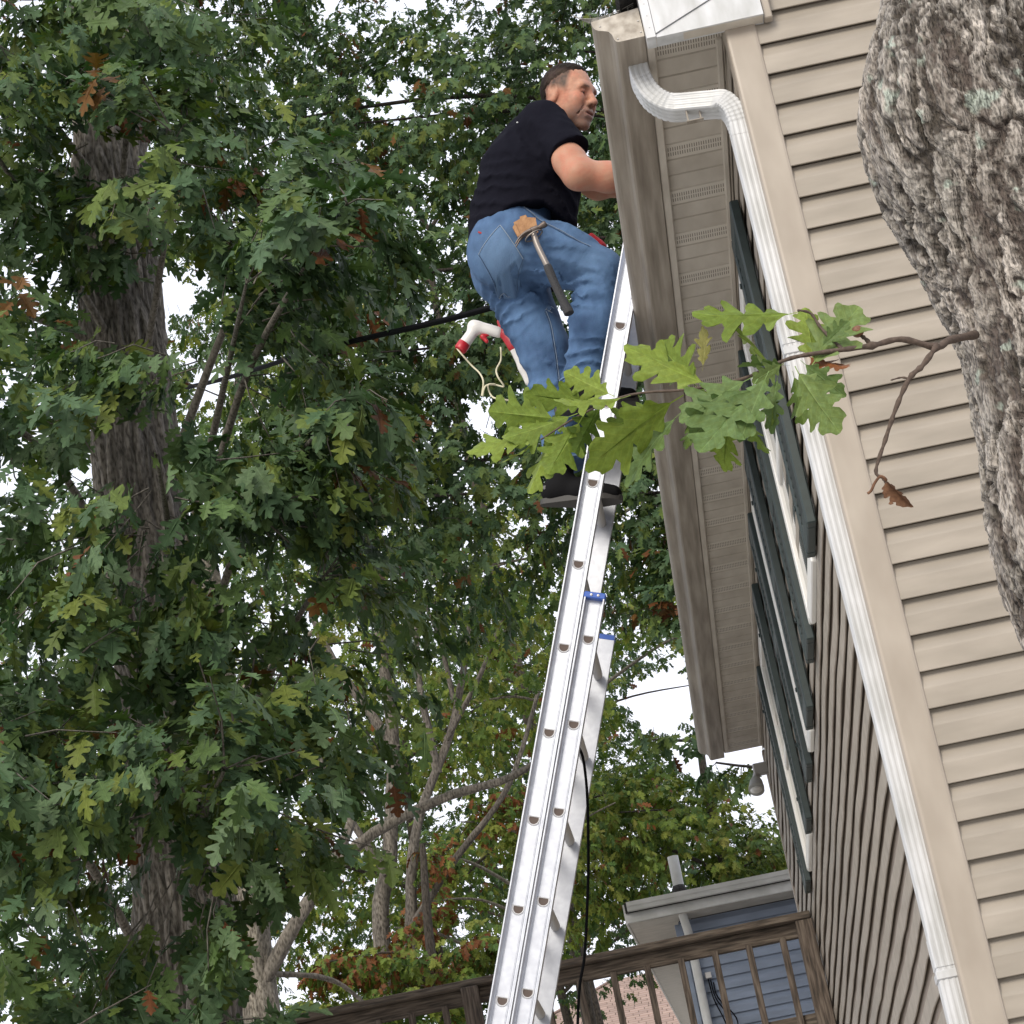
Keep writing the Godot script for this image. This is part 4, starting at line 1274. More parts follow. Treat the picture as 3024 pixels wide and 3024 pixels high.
	put("oak_gall", gall, mat("gall", Color(0.24, 0.115, 0.055), 0.6, noise_tex(0.04, Color(0.6, 0.5, 0.45), Color(1, 1, 1), 256, FastNoiseLite.TYPE_SIMPLEX_SMOOTH, 4, 62), Vector3(20, 20, 20)), b)
	var tones := [Color(0.165, 0.255, 0.100), Color(0.255, 0.345, 0.070), Color(0.205, 0.295, 0.060), Color(0.125, 0.200, 0.042), Color(0.215, 0.305, 0.115), Color(0.30, 0.29, 0.11), Color(0.26, 0.10, 0.04)]
	var mats := []
	for t in tones.size():
		mats.append(leaf_material(tones[t], false, t == 6))
	var spots := noise_tex(0.03, Color(0.86, 0.84, 0.70), Color(1, 1, 1), 256, FastNoiseLite.TYPE_SIMPLEX_SMOOTH, 3, 63)
	for m in mats:                          # brown specks and blotches of late summer
		m.detail_enabled = true
		m.detail_blend_mode = BaseMaterial3D.BLEND_MODE_MUL
		m.detail_albedo = spots
		m.detail_uv_layer = BaseMaterial3D.DETAIL_UV_1
	var k := 0
	for q in [[-0.064, 1.664, -3.880, -0.195, 1.640, -3.900, 0.25, 1], [-0.036, 1.661, -3.860, -0.158, 1.718, -3.900, -0.35, 2], [0.021, 1.673, -3.860, -0.075, 1.726, -3.880, 0.30, 2], [0.058, 1.672, -3.840, -0.013, 1.739, -3.860, -0.50, 1], [0.084, 1.664, -3.830, -0.035, 1.644, -3.820, 0.35, 1], [-0.000, 1.658, -3.860, -0.076, 1.568, -3.860, 0.50, 2], [-0.038, 1.660, -3.880, -0.119, 1.563, -3.880, 0.90, 1], [-0.077, 1.642, -3.880, -0.144, 1.602, -3.890, 1.00, 1], [-0.008, 1.669, -3.870, -0.130, 1.652, -3.880, 0.20, 2], [0.039, 1.678, -3.870, -0.033, 1.610, -3.880, -0.40, 3], [0.220, 1.654, -3.840, 0.095, 1.757, -3.880, 0.25, 1], [0.198, 1.657, -3.850, 0.143, 1.768, -3.880, -0.30, 2], [0.169, 1.640, -3.820, -0.016, 1.578, -3.840, -0.45, 1], [0.125, 1.649, -3.850, 0.038, 1.623, -3.860, 0.20, 2], [0.164, 1.621, -3.840, 0.038, 1.548, -3.840, 0.70, 0], [0.284, 1.633, -3.790, 0.156, 1.588, -3.770, 0.10, 0], [0.291, 1.624, -3.780, 0.173, 1.494, -3.740, 0.15, 0], [0.234, 1.591, -3.840, 0.192, 1.498, -3.830, 0.10, 1], [0.310, 1.629, -3.770, 0.237, 1.514, -3.740, -0.30, 0], [0.264, 1.607, -3.850, 0.263, 1.523, -3.860, -0.40, 2], [0.182, 1.626, -3.860, 0.160, 1.564, -3.870, 0.50, 3], [0.250, 1.623, -3.800, 0.160, 1.548, -3.790, -0.20, 0], [0.229, 1.627, -3.820, 0.169, 1.640, -3.820, 0.40, 2], [0.296, 1.612, -3.810, 0.300, 1.549, -3.800, 0.30, 2], [0.386, 1.735, -3.800, 0.227, 1.751, -3.840, 1.20, 2], [0.375, 1.628, -3.800, 0.481, 1.740, -3.820, 0.20, 4], [0.389, 1.648, -3.830, 0.405, 1.772, -3.860, -0.30, 1], [0.352, 1.624, -3.760, 0.375, 1.497, -3.730, 0.10, 4], [0.352, 1.642, -3.820, 0.351, 1.547, -3.820, 0.60, 3], [0.380, 1.671, -3.830, 0.429, 1.605, -3.810, -0.40, 6], [0.367, 1.649, -3.800, 0.414, 1.566, -3.780, 0.30, 0], [0.324, 1.658, -3.840, 0.296, 1.772, -3.880, 0.75, 1], [0.208, 1.680, -3.830, 0.234, 1.748, -3.830, -0.20, 5], [0.348, 1.644, -3.800, 0.267, 1.660, -3.790, 1.00, 0], [0.328, 1.634, -3.800, 0.283, 1.549, -3.780, 0.20, 0], [0.339, 1.646, -3.790, 0.285, 1.620, -3.780, 0.10, 4], [0.400, 1.661, -3.800, 0.456, 1.692, -3.790, -0.20, 0]]:
		var p0 := Vector3(q[0], q[1], q[2])
		var p1 := Vector3(q[3], q[4], q[5])
		var d := p1 - p0
		var face := (Vector3(-0.05, -0.25, 1.0) + Vector3(0.75 * sin(k * 2.7), 0.65 * cos(k * 1.7), 0.0)).normalized()
		face = face.rotated(d.normalized(), q[6])
		if q[7] != 0 and q[7] != 4:
			face = -face
		var x := leaf_at(p0, d, face, d.length() * 1.04)
		x.basis.x *= 1.0 + 0.16 * sin(k * 3.1)
		var leaf := MeshInstance3D.new()
		leaf.name = "leaf"
		leaf.mesh = broad_leaf(k % 5)
		leaf.material_override = mats[q[7]]
		leaf.transform = Transform3D(x.basis, x.origin - origin_of(b))
		b.add_child(leaf, true)
		k += 1
	# the dried leaf and its curled stalk
	var dry := mat("dry_leaf", Color(0.23, 0.115, 0.060), 0.8, noise_tex(0.03, Color(0.55, 0.5, 0.45), Color(1, 1, 1), 256, FastNoiseLite.TYPE_SIMPLEX_SMOOTH, 5, 64), Vector3(12, 12, 12))
	var dm := leaf_shape(0, 0.1, 0.9, 0.5, 1.3, 2)
	var dl := MeshInstance3D.new()
	dl.name = "dead_leaf"
	dl.mesh = dm.mesh(dry)
	dl.transform = Transform3D(leaf_at(Vector3.ZERO, Vector3(0.016, -0.052, 0.006), Vector3(-0.7, 0.1, 0.7), 0.062).basis, Vector3(0.453, 1.431, -3.83) - origin_of(b))
	b.add_child(dl, true)
	var cm := MB.new()
	cm.tube(curve([0.458, 1.424, -3.83, 0.449, 1.430, -3.822, 0.437, 1.420, -3.82, 0.429, 1.409, -3.82, 0.422, 1.405, -3.82], 5), PackedFloat32Array([0.0022, 0.003, 0.0032, 0.003, 0.0025]), 6)
	put("curled_leaf", cm, dry, b)


var broad := []


func broad_leaf(v: int) -> ArrayMesh:          # the shallower lobes of the near twig
	while broad.size() < 5:
		var s := broad.size()
		broad.append(leaf_shape(0, [0.55, 0.75, 0.45, 0.65, 0.85][s], [1.12, 1.2, 1.05, 1.16, 1.1][s], [0.12, -0.10, 0.22, 0.05, 0.30][s], [0.12, 0.25, -0.08, 0.3, 0.18][s], s + 3).mesh(null))
	return broad[v]


# ---- bodies: a field of blended tapered bones, meshed as surface nets --------------------------------------
class Field:
	var inv: Array[Transform3D] = []
	var l := PackedFloat32Array()
	var ra := PackedFloat32Array()
	var rb := PackedFloat32Array()
	var sc := PackedFloat32Array()
	var bl := PackedFloat32Array()
	var cut := PackedInt32Array()
	var planes := []               # [point, normal, reach]: nothing beyond the plane within the reach
	var folds := []                # [centre, reach, axis, wavelength, amplitude]
	var rough := 0.0
	var noise := FastNoiseLite.new()

	func bone(a: Vector3, b: Vector3, r0: float, r1: float, blend := 0.03, flat := Vector3.ZERO, s := 1.0, away := false) -> void:
		var z := b - a
		var n := z.length()
		z = z / n
		if flat == Vector3.ZERO:
			flat = Vector3.UP if absf(z.y) < 0.8 else Vector3.RIGHT
		var x := (flat - z * flat.dot(z)).normalized()
		inv.append(Transform3D(Basis(x * s, z.cross(x), z), a).affine_inverse())
		l.append(n)
		ra.append(r0)
		rb.append(r1)
		sc.append(minf(1.0, s))
		bl.append(blend)
		cut.append(1 if away else 0)

	func ball(at: Vector3, basis: Basis, r: Vector3, blend := 0.02, away := false) -> void:
		inv.append(Transform3D(Basis(basis.x * r.x, basis.y * r.y, basis.z * r.z), at).affine_inverse())
		l.append(1e-6)
		ra.append(1.0)
		rb.append(1.0)
		sc.append(minf(r.x, minf(r.y, r.z)))
		bl.append(blend)
		cut.append(1 if away else 0)

	func raw(p: Vector3) -> float:
		var d := 10.0
		for i in l.size():
			var q: Vector3 = inv[i] * p
			var t := clampf(q.z / l[i], 0.0, 1.0)
			q.z -= t * l[i]
			var e := (q.length() - ra[i] - (rb[i] - ra[i]) * t) * sc[i]
			var k := bl[i]
			if cut[i]:
				var h := maxf(k - absf(-e - d), 0.0) / k
				d = maxf(d, -e) + h * h * k * 0.25
			else:
				var h := maxf(k - absf(e - d), 0.0) / k
				d = minf(d, e) - h * h * k * 0.25
		return d

	func dist(p: Vector3) -> float:
		var d := raw(p)
		for f in folds:
			var c: Vector3 = f[0]
			var w: float = 1.0 - p.distance_to(c) / float(f[1])
			if w > 0.0:
				var ax: Vector3 = f[2]
				var ph: float = (p - c).dot(ax) / float(f[3]) + 0.9 * noise.get_noise_3d(p.x * 5.0, p.y * 5.0, p.z * 5.0)
				var sn := 0.5 + 0.5 * sin(ph * TAU)
				d -= f[4] * minf(1.0, w * 1.8) * (sn * sn * sn - 0.35)
		if rough > 0.0:
			d -= rough * noise.get_noise_3d(p.x * 9.0, p.y * 9.0, p.z * 9.0)
		for f in planes:
			var c: Vector3 = f[0]
			if p.distance_to(c) < f[2]:
				d = maxf(d, (p - c).dot(f[1]))
		return d


func net(f: Field, lo: Vector3, hi: Vector3, h: float, mb: MB, paint = null) -> void:      # surface nets over the box lo..hi
	var nb := 6
	var bx := int(ceil((hi.x - lo.x) / h / nb))
	var by := int(ceil((hi.y - lo.y) / h / nb))
	var bz := int(ceil((hi.z - lo.z) / h / nb))
	var nx := bx * nb + 1
	var ny := by * nb + 1
	var nz := bz * nb + 1
	var val := PackedFloat32Array()
	val.resize(nx * ny * nz)
	val.fill(1.0)
	var sy := nx
	var sz := nx * ny
	var done := PackedByteArray()
	done.resize(nx * ny * nz)
	var active := []
	var half := h * nb * 0.5
	var reach := half * 1.7320508 * 1.25 + 0.012
	for k in bz:
		for j in by:
			for i in bx:
				var c := lo + Vector3(i * nb + nb * 0.5, j * nb + nb * 0.5, k * nb + nb * 0.5) * h
				var d := f.raw(c)
				if absf(d) > reach:
					if d < 0.0:
						for z in nb + 1:
							for y in nb + 1:
								for x in nb + 1:
									var at := (i * nb + x) + (j * nb + y) * sy + (k * nb + z) * sz
									if not done[at]:
										val[at] = -1.0
					continue
				active.append(Vector3i(i, j, k))
				for z in nb + 1:
					for y in nb + 1:
						for x in nb + 1:
							var at := (i * nb + x) + (j * nb + y) * sy + (k * nb + z) * sz
							if not done[at]:
								done[at] = 1
								val[at] = f.dist(lo + Vector3(i * nb + x, j * nb + y, k * nb + z) * h)
	var cell := {}
	var off := PackedInt32Array([0, 1, sy, sy + 1, sz, sz + 1, sz + sy, sz + sy + 1])
	for b in active:
		for z in nb:
			for y in nb:
				for x in nb:
					var gx: int = b.x * nb + x
					var gy: int = b.y * nb + y
					var gz: int = b.z * nb + z
					var at := gx + gy * sy + gz * sz
					var m := 0
					for q in 8:
						if val[at + off[q]] < 0.0:
							m |= 1 << q
					if m == 0 or m == 255:
						continue
					var sum := Vector3.ZERO
					var n := 0
					for e in [[0, 1], [2, 3], [4, 5], [6, 7], [0, 2], [1, 3], [4, 6], [5, 7], [0, 4], [1, 5], [2, 6], [3, 7]]:
						var e0: int = e[0]
						var e1: int = e[1]
						if ((m >> e0) & 1) != ((m >> e1) & 1):
							var v0 := val[at + off[e0]]
							var t := v0 / (v0 - val[at + off[e1]])
							var p0 := Vector3(e0 & 1, (e0 >> 1) & 1, e0 >> 2)
							sum += p0.lerp(Vector3(e1 & 1, (e1 >> 1) & 1, e1 >> 2), t)
							n += 1
					var p := lo + (Vector3(gx, gy, gz) + sum / n) * h
					if paint != null:
						mb.tint = paint.call(p)
					cell[at] = mb.p(p, Vector2(p.x + p.z, p.y))
	for at in cell:
		var inside := val[at] < 0.0
		for e in [[1, sy, sz], [sy, sz, 1], [sz, 1, sy]]:
			if (val[at + e[0]] < 0.0) != inside:
				var a = cell.get(at - e[1] - e[2])
				var b = cell.get(at - e[2])
				var d = cell.get(at - e[1])
				if a == null or b == null or d == null:
					continue
				var c: int = cell[at]
				if inside:
					mb.t.append_array(PackedInt32Array([a, c, b, a, d, c]))
				else:
					mb.t.append_array(PackedInt32Array([a, b, c, a, c, d]))


func onto(f: Field, p: Vector3, dir: Vector3, lift: float) -> Vector3:        # the point where a ray meets the field
	for i in 40:
		var d := f.dist(p) - lift
		if absf(d) < 0.0006:
			break
		p += dir * d * 0.8
	return p


const HEAD := Vector3(0.192, 4.904, -8.40)
var head_basis: Basis                       # x forward, y up, z to the man's right


func hd(f: float, u: float, r: float) -> Vector3:
	return HEAD + head_basis * Vector3(f, u, r)


func skin_paint(p: Vector3) -> Color:
	var q := head_basis.transposed() * (p - HEAD)
	var c := Color(0.43, 0.225, 0.150)
	var n := noi.get_noise_3d(p.x * 900.0, p.y * 900.0, p.z * 900.0)
	var m := noi.get_noise_3d(p.x * 2600.0, p.y * 2600.0, p.z * 2600.0)
	c = c.lerp(Color(0.44, 0.165, 0.105), clampf(0.25 + n * 0.9, 0.0, 0.7))
	if q.length() < 0.22:
		var s := absf(q.z)
		var beard := clampf((-0.045 - q.y + 0.5 * (q.x - 0.07)) * 30.0, 0.0, 1.0) * clampf((q.x + 0.03) * 30.0, 0.0, 1.0) * clampf((q.y + 0.15) * 30.0, 0.0, 1.0)
		c = c.lerp(Color(0.17, 0.125, 0.11), beard * (0.62 + 0.35 * m))
		var side := clampf((q.y - 0.012 + 0.35 * maxf(0.0, q.x - 0.005)) * 40.0, 0.0, 1.0) * clampf((0.048 - q.x) * 60.0, 0.0, 1.0) * clampf((s - 0.04) * 50.0, 0.0, 1.0)
		c = c.lerp(Color(0.032, 0.023, 0.018), side * (0.86 + 0.25 * m))
		var nape := clampf((-0.045 - q.x) * 40.0, 0.0, 1.0) * clampf((q.y + 0.075) * 40.0, 0.0, 1.0)
		c = c.lerp(Color(0.055, 0.032, 0.024), nape)
		var brow := clampf(1.0 - absf(q.y - 0.032 + 0.12 * (s - 0.03)) / 0.0075, 0.0, 1.0) * clampf((q.x - 0.06) * 80.0, 0.0, 1.0) * clampf((s - 0.010) * 100.0, 0.0, 1.0) * clampf((0.052 - s) * 90.0, 0.0, 1.0)
		c = c.lerp(Color(0.09, 0.055, 0.04), brow * (0.85 + 0.3 * m))
		var lip := clampf(1.0 - absf(q.y + 0.071) / 0.011, 0.0, 1.0) * clampf((q.x - 0.085) * 80.0, 0.0, 1.0) * clampf((0.028 - s) * 90.0, 0.0, 1.0)
		c = c.lerp(Color(0.36, 0.14, 0.11), lip * 0.7)
		if absf(q.y + 0.0715) < 0.0022 and q.x > 0.08 and s < 0.026:
			c = c.lerp(Color(0.07, 0.03, 0.025), 0.8)
		var lid := clampf(1.0 - Vector2(q.y - 0.012, s - 0.032).length() / 0.017, 0.0, 1.0) * clampf((q.x - 0.06) * 60.0, 0.0, 1.0)
		c = c.lerp(Color(0.24, 0.10, 0.075), lid * 0.75)
		var cheek := clampf(1.0 - Vector3(q.x - 0.075, q.y + 0.025, s - 0.045).length() / 0.045, 0.0, 1.0) + clampf(1.0 - Vector3(q.x - 0.12, q.y + 0.028, s).length() / 0.025, 0.0, 1.0)
		c = c.lerp(Color(0.46, 0.15, 0.10), minf(cheek, 1.0) * 0.5 * (0.8 + m))
		var bag := clampf(1.0 - Vector2(q.y + 0.006, s - 0.034).length() / 0.013, 0.0, 1.0) * clampf((q.x - 0.06) * 60.0, 0.0, 1.0)
		c = c.lerp(Color(0.30, 0.14, 0.11), bag * 0.5)
		c *= 1.0 + 0.22 * m
	return c


func hand(f: Field, wrist: Vector3, dir: Vector3, palm: Vector3, thumb_side: Vector3, curl: float) -> void:     # palm, four fingers and a thumb, closed by curl
	dir = dir.normalized()
	palm = (palm - dir * palm.dot(dir)).normalized()
	var across := dir.cross(palm)
	if across.dot(thumb_side) < 0.0:
		across = -across
	f.bone(wrist, wrist + dir * 0.085, 0.026, 0.022, 0.02, across, 1.65)
	var lens := [0.043, 0.048, 0.045, 0.036]
	for k in 4:
		var p := wrist + dir * (0.092 - 0.004 * absf(k - 1.2)) + across * (0.031 - 0.0205 * k)
		var d := dir
		var a := curl * (0.5 + 0.07 * k)
		for s in 3:
			d = (d * cos(a) + palm * sin(a)).normalized()
			var t: float = lens[k] * [1.0, 0.62, 0.5][s]
			f.bone(p, p + d * t, 0.0098 - 0.001 * s, 0.0092 - 0.001 * s, 0.006)
			p += d * t
			a = curl * (0.9 - 0.2 * s)
	var tp := wrist + dir * 0.03 + across * 0.034 + palm * 0.004
	var td := (dir * 0.65 + across * 0.6 + palm * 0.45).normalized()
	f.bone(tp, tp + td * 0.045, 0.0135, 0.011, 0.012)
	tp += td * 0.045
	td = (dir * 0.8 + across * 0.1 + palm * 0.6).normalized()
	f.bone(tp, tp + td * 0.032, 0.0108, 0.0085, 0.006)


func make_person() -> void:
	var fw := Vector3(0.82, -0.34, 0.46).normalized()
	var up := (Vector3.UP - fw * fw.y).normalized()
	head_basis = Basis(fw, up, fw.cross(up))
	var o := thing("person", "person in black T-shirt and blue jeans climbing the ladder, facing the gutter", "person", Vector3(-0.1, 3.28, -8.42))
	var skin := mat("skin", Color(1, 1, 1), 0.5, null, Vector3.ONE, true)
	skin.metallic_specular = 0.35
	skin.subsurf_scatter_enabled = true
	skin.subsurf_scatter_strength = 0.05
	relief(skin, noise_tex(0.08, Color(0, 0, 0), Color(1, 1, 1), 256, FastNoiseLite.TYPE_SIMPLEX_SMOOTH, 4, 41), 0.06)
	skin.uv1_triplanar = true
	skin.uv1_world_triplanar = true
	skin.uv1_scale = Vector3.ONE * 6.0
	var body := MB.new()
	var hb := head_basis
	# head and neck
	var f := Field.new()
	f.ball(hd(-0.016, 0.046, 0), hb, Vector3(0.102, 0.094, 0.079), 0.01)
	f.bone(hd(0.026, 0.005, 0), hd(0.050, -0.080, 0), 0.070, 0.045, 0.035, hb.z, 0.98)
	for s in [1.0, -1.0]:
		f.ball(hd(0.005, -0.052, 0.050 * s), hb, Vector3(0.030, 0.036, 0.020), 0.03)
		f.ball(hd(0.068, -0.020, 0.044 * s), hb, Vector3(0.026, 0.024, 0.022), 0.025)
		f.ball(hd(0.052, -0.056, 0.042 * s), hb, Vector3(0.036, 0.040, 0.024), 0.03)
	f.ball(hd(0.084, -0.112, 0), hb, Vector3(0.021, 0.020, 0.026), 0.025)
	f.ball(hd(0.080, -0.066, 0), hb, Vector3(0.030, 0.032, 0.036), 0.02)
	f.bone(hd(0.084, 0.032, -0.038), hd(0.084, 0.032, 0.038), 0.0155, 0.0155, 0.02)
	for s in [1.0, -1.0]:
		f.ball(hd(0.107, 0.012, 0.034 * s), hb, Vector3(0.019, 0.010, 0.018), 0.012, true)
		f.ball(hd(0.0825, 0.011, 0.032 * s), hb, Vector3(0.0140, 0.0125, 0.0155), 0.004)
		f.bone(hd(0.0985, 0.0035, 0.020 * s), hd(0.0870, 0.0060, 0.046 * s), 0.0022, 0.0020, 0.002, Vector3.ZERO, 1.0, true)
	f.bone(hd(0.094, 0.020, 0), hd(0.121, -0.026, 0), 0.0105, 0.0145, 0.014)
	for s in [1.0, -1.0]:
		f.ball(hd(0.108, -0.032, 0.0135 * s), hb, Vector3(0.013, 0.010, 0.009), 0.008)
		f.ball(hd(0.116, -0.040, 0.0075 * s), hb, Vector3(0.006, 0.004, 0.004), 0.003, true)
		f.bone(hd(0.106, -0.032, 0.027 * s), hd(0.083, -0.080, 0.043 * s), 0.0028, 0.0022, 0.008, Vector3.ZERO, 1.0, true)
		f.bone(hd(0.092, -0.004, 0.022 * s), hd(0.078, -0.010, 0.048 * s), 0.0022, 0.0016, 0.006, Vector3.ZERO, 1.0, true)
	f.bone(hd(0.103, -0.062, -0.016), hd(0.103, -0.062, 0.016), 0.0085, 0.0085, 0.008)
	f.bone(hd(0.100, -0.081, -0.015), hd(0.100, -0.081, 0.015), 0.0090, 0.0090, 0.008)
	f.bone(hd(0.109, -0.0715, -0.020), hd(0.109, -0.0715, 0.020), 0.0032, 0.0032, 0.004, Vector3.ZERO, 1.0, true)
	for s in [1.0, -1.0]:
		var eb := Basis(hb.z, 0.22 * s) * hb
		f.ball(hd(-0.014, 0.008, 0.080 * s), eb, Vector3(0.024, 0.041, 0.0115), 0.006)
		f.ball(hd(-0.010, 0.016, 0.0925 * s), eb, Vector3(0.0125, 0.020, 0.0085), 0.003, true)
		f.ball(hd(-0.004, -0.004, 0.0925 * s), eb, Vector3(0.006, 0.008, 0.006), 0.003, true)
		f.ball(hd(-0.012, -0.026, 0.081 * s), eb, Vector3(0.012, 0.013, 0.0085), 0.005)
	f.bone(hd(-0.03, -0.055, 0), Vector3(0.075, 4.80, -8.42), 0.060, 0.070, 0.03)
	net(f, Vector3(0.02, 4.715, -8.54), Vector3(0.34, 5.07, -8.26), 0.0034, body, skin_paint)
	# arms and the trunk under the shirt
	f = Field.new()
	f.bone(Vector3(-0.09, 4.42, -8.42), Vector3(0.01, 4.66, -8.42), 0.095, 0.120, 0.05, Vector3.BACK, 1.15)
	f.bone(Vector3(0.01, 4.66, -8.42), Vector3(0.08, 4.82, -8.42), 0.12, 0.062, 0.05, Vector3.BACK, 1.2)
	f.bone(Vector3(0.08, 4.75, -8.25), Vector3(0.165, 4.432, -8.128), 0.058, 0.056, 0.04)
	f.ball(Vector3(0.142, 4.50, -8.140), Basis.IDENTITY, Vector3(0.060, 0.060, 0.056), 0.03)
	f.bone(Vector3(0.165, 4.432, -8.128), Vector3(0.27, 4.408, -8.155), 0.056, 0.053, 0.03)
	f.bone(Vector3(0.27, 4.408, -8.155), Vector3(0.400, 4.385, -8.20), 0.053, 0.031, 0.03)
	f.bone(Vector3(0.09, 4.77, -8.62), Vector3(0.24, 4.68, -8.70), 0.058, 0.054, 0.04)
	f.bone(Vector3(0.24, 4.68, -8.70), Vector3(0.33, 4.64, -8.66), 0.055, 0.048, 0.03)
	f.bone(Vector3(0.33, 4.64, -8.66), Vector3(0.45, 4.58, -8.58), 0.048, 0.031, 0.03)
	net(f, Vector3(-0.30, 4.22, -8.80), Vector3(0.50, 4.94, -8.04), 0.0095, body, skin_paint)
	for s in 2:
		f = Field.new()
		var w := Vector3(0.395, 4.386, -8.198) if s == 0 else Vector3(0.445, 4.583, -8.583)
		hand(f, w, Vector3(0.55, -0.75, -0.15) if s == 0 else Vector3(0.6, -0.75, 0.15), Vector3(-0.6, -0.6, -0.2), Vector3(0.2, 0.2, -1.0) if s == 0 else Vector3(0.2, 0.2, 1.0), 0.75)
		net(f, w - Vector3(0.14, 0.22, 0.14), w + Vector3(0.20, 0.10, 0.14), 0.0042, body, skin_paint)
	put("body", body, skin, o)
	# short hair: dark on top and down the back of the head
	f = HairField.new()
	f.basis_t = hb.transposed()
	f.at = HEAD
	f.ball(hd(-0.016, 0.047, 0), hb, Vector3(0.1065, 0.0985, 0.0835), 0.01)
	f.noise.frequency = 0.12
	var hair := MB.new()
	net(f, Vector3(0.02, 4.80, -8.54), Vector3(0.34, 5.09, -8.26), 0.0030, hair, func(p: Vector3) -> Color:
		var q := head_basis.transposed() * (p - HEAD)
		var m := noi.get_noise_3d(p.x * 2600.0, p.y * 1200.0, p.z * 2600.0)
		var n := noi.get_noise_3d(p.x * 700.0, p.y * 700.0, p.z * 700.0)
		var side := clampf((0.108 - q.y) * 45.0, 0.0, 1.0) * clampf((q.x + 0.075) * 25.0, 0.0, 1.0)
		return Color(0.013, 0.008, 0.007).lerp(Color(0.055, 0.038, 0.030), clampf(side * 0.8 + 0.25 * m + 0.15 * n, 0.0, 1.0)))
	var hm := mat("hair", Color.WHITE, 0.7, null, Vector3.ONE, true)
	hm.metallic_specular = 0.25
	put("hair", hair, hm, o)
	for s in [1.0, -1.0]:
		var eye := MB.new()
		eye.ball(hd(0.0835, 0.0055, 0.032 * s), Vector3.ONE * 0.0110, 10, 12)
		put("eye", eye, mat("eye", Color(0.07, 0.045, 0.04), 0.2), o)
	make_shirt(o)
	make_jeans(o)
	for s in 2:
		make_shoe(o, s)


class HairField extends Field:
	var basis_t: Basis
	var at: Vector3
	func keep(p: Vector3) -> float:
		var q := basis_t * (p - at)
		var ragged := 0.006 * noise.get_noise_3d(p.x * 600.0, p.y * 600.0, p.z * 600.0) + 0.003 * noise.get_noise_3d(p.x * 1900.0, p.y * 1900.0, p.z * 1900.0)
		var top := -(q.y - 0.084 - 0.50 * maxf(0.0, q.x - 0.045) + 0.75 * maxf(0.0, 0.035 - q.x) + ragged)
		var back := maxf(q.x + 0.046 + 0.15 * q.y + ragged, -(q.y + 0.062))
		return minf(top, back)
	func raw(p: Vector3) -> float:
		var k := keep(p)
		return maxf(super.raw(p) + clampf(0.0085 + k * 0.32, 0.0, 0.0085), k)
	func dist(p: Vector3) -> float:
		return raw(p) - 0.0034 * noise.get_noise_3d(p.x * 700.0, p.y * 400.0, p.z * 700.0) - 0.0016 * noise.get_noise_3d(p.x * 2500.0, p.y * 2500.0, p.z * 2500.0)


class ShirtField extends Field:
	func hem(p: Vector3) -> float:
		var y := 4.418 - 0.24 * maxf(0.0, -0.05 - p.x) - 0.85 * maxf(0.0, p.x - 0.015) + 0.004 * sin(p.x * 60.0) + 0.003 * sin(p.z * 55.0)
		return y - p.y
	func dist(p: Vector3) -> float:
		return maxf(super.dist(p), hem(p))


func make_shirt(o: Node3D) -> void:
	var f := ShirtField.new()
	f.noise.frequency = 1.0
	f.noise.seed = 3
	f.rough = 0.007
	f.bone(Vector3(-0.095, 4.44, -8.42), Vector3(-0.02, 4.62, -8.42), 0.160, 0.168, 0.06, Vector3.BACK, 1.2)
	f.bone(Vector3(-0.13, 4.38, -8.42), Vector3(-0.10, 4.47, -8.42), 0.158, 0.158, 0.05, Vector3.BACK, 1.25)
	f.bone(Vector3(-0.03, 4.40, -8.42), Vector3(0.025, 4.58, -8.42), 0.152, 0.150, 0.05, Vector3.BACK, 1.15)
	f.bone(Vector3(-0.02, 4.62, -8.42), Vector3(0.035, 4.74, -8.42), 0.168, 0.128, 0.06, Vector3.BACK, 1.32)
	f.bone(Vector3(0.072, 4.738, -8.275), Vector3(0.07, 4.78, -8.59), 0.078, 0.074, 0.06)
	f.bone(Vector3(0.086, 4.732, -8.25), Vector3(0.160, 4.505, -8.145), 0.084, 0.082, 0.05)
	f.bone(Vector3(0.075, 4.78, -8.60), Vector3(0.20, 4.69, -8.69), 0.082, 0.080, 0.05)
	f.bone(Vector3(0.06, 4.81, -8.43), Vector3(0.085, 4.848, -8.43), 0.076, 0.070, 0.04)
	f.planes = [[Vector3(0.147, 4.545, -8.155), Vector3(0.30, -0.92, 0.22).normalized(), 0.125], [Vector3(0.19, 4.70, -8.68), Vector3(0.80, -0.55, -0.2).normalized(), 0.13], [Vector3(0.085, 4.850, -8.43), Vector3(0.62, 0.78, 0.0).normalized(), 0.11]]
	f.folds = [[Vector3(-0.14, 4.50, -8.30), 0.20, Vector3(0.35, 0.92, 0.15).normalized(), 0.052, 0.012], [Vector3(0.02, 4.66, -8.26), 0.17, Vector3(0.8, 0.25, 0.5).normalized(), 0.055, 0.010], [Vector3(0.11, 4.62, -8.18), 0.11, Vector3(0.45, 0.85, 0.2).normalized(), 0.045, 0.004], [Vector3(0.10, 4.46, -8.32), 0.17, Vector3(0.75, 0.6, 0.2).normalized(), 0.05, 0.009]]
	var mb := MB.new()
	net(f, Vector3(-0.32, 4.26, -8.82), Vector3(0.32, 4.92, -8.02), 0.0085, mb)
	var m := mat("shirt", Color(0.0085, 0.0085, 0.0135), 0.95)
	m.metallic_specular = 0.15
	var s := put("shirt", mb, relief(m, noise_tex(0.06, Color(0, 0, 0), Color(1, 1, 1), 256, FastNoiseLite.TYPE_SIMPLEX_SMOOTH, 4, 44), 0.1), o)
	m.uv1_triplanar = true
	m.uv1_world_triplanar = true
	m.uv1_scale = Vector3.ONE * 6.0
	var fl := MB.new()
	fl.ball(onto(f, Vector3(-0.015, 4.745, -8.10), Vector3(0, 0, -1), 0.001), Vector3(0.004, 0.003, 0.002), 5, 6)
	put("lint_fleck", fl, M.white, s)


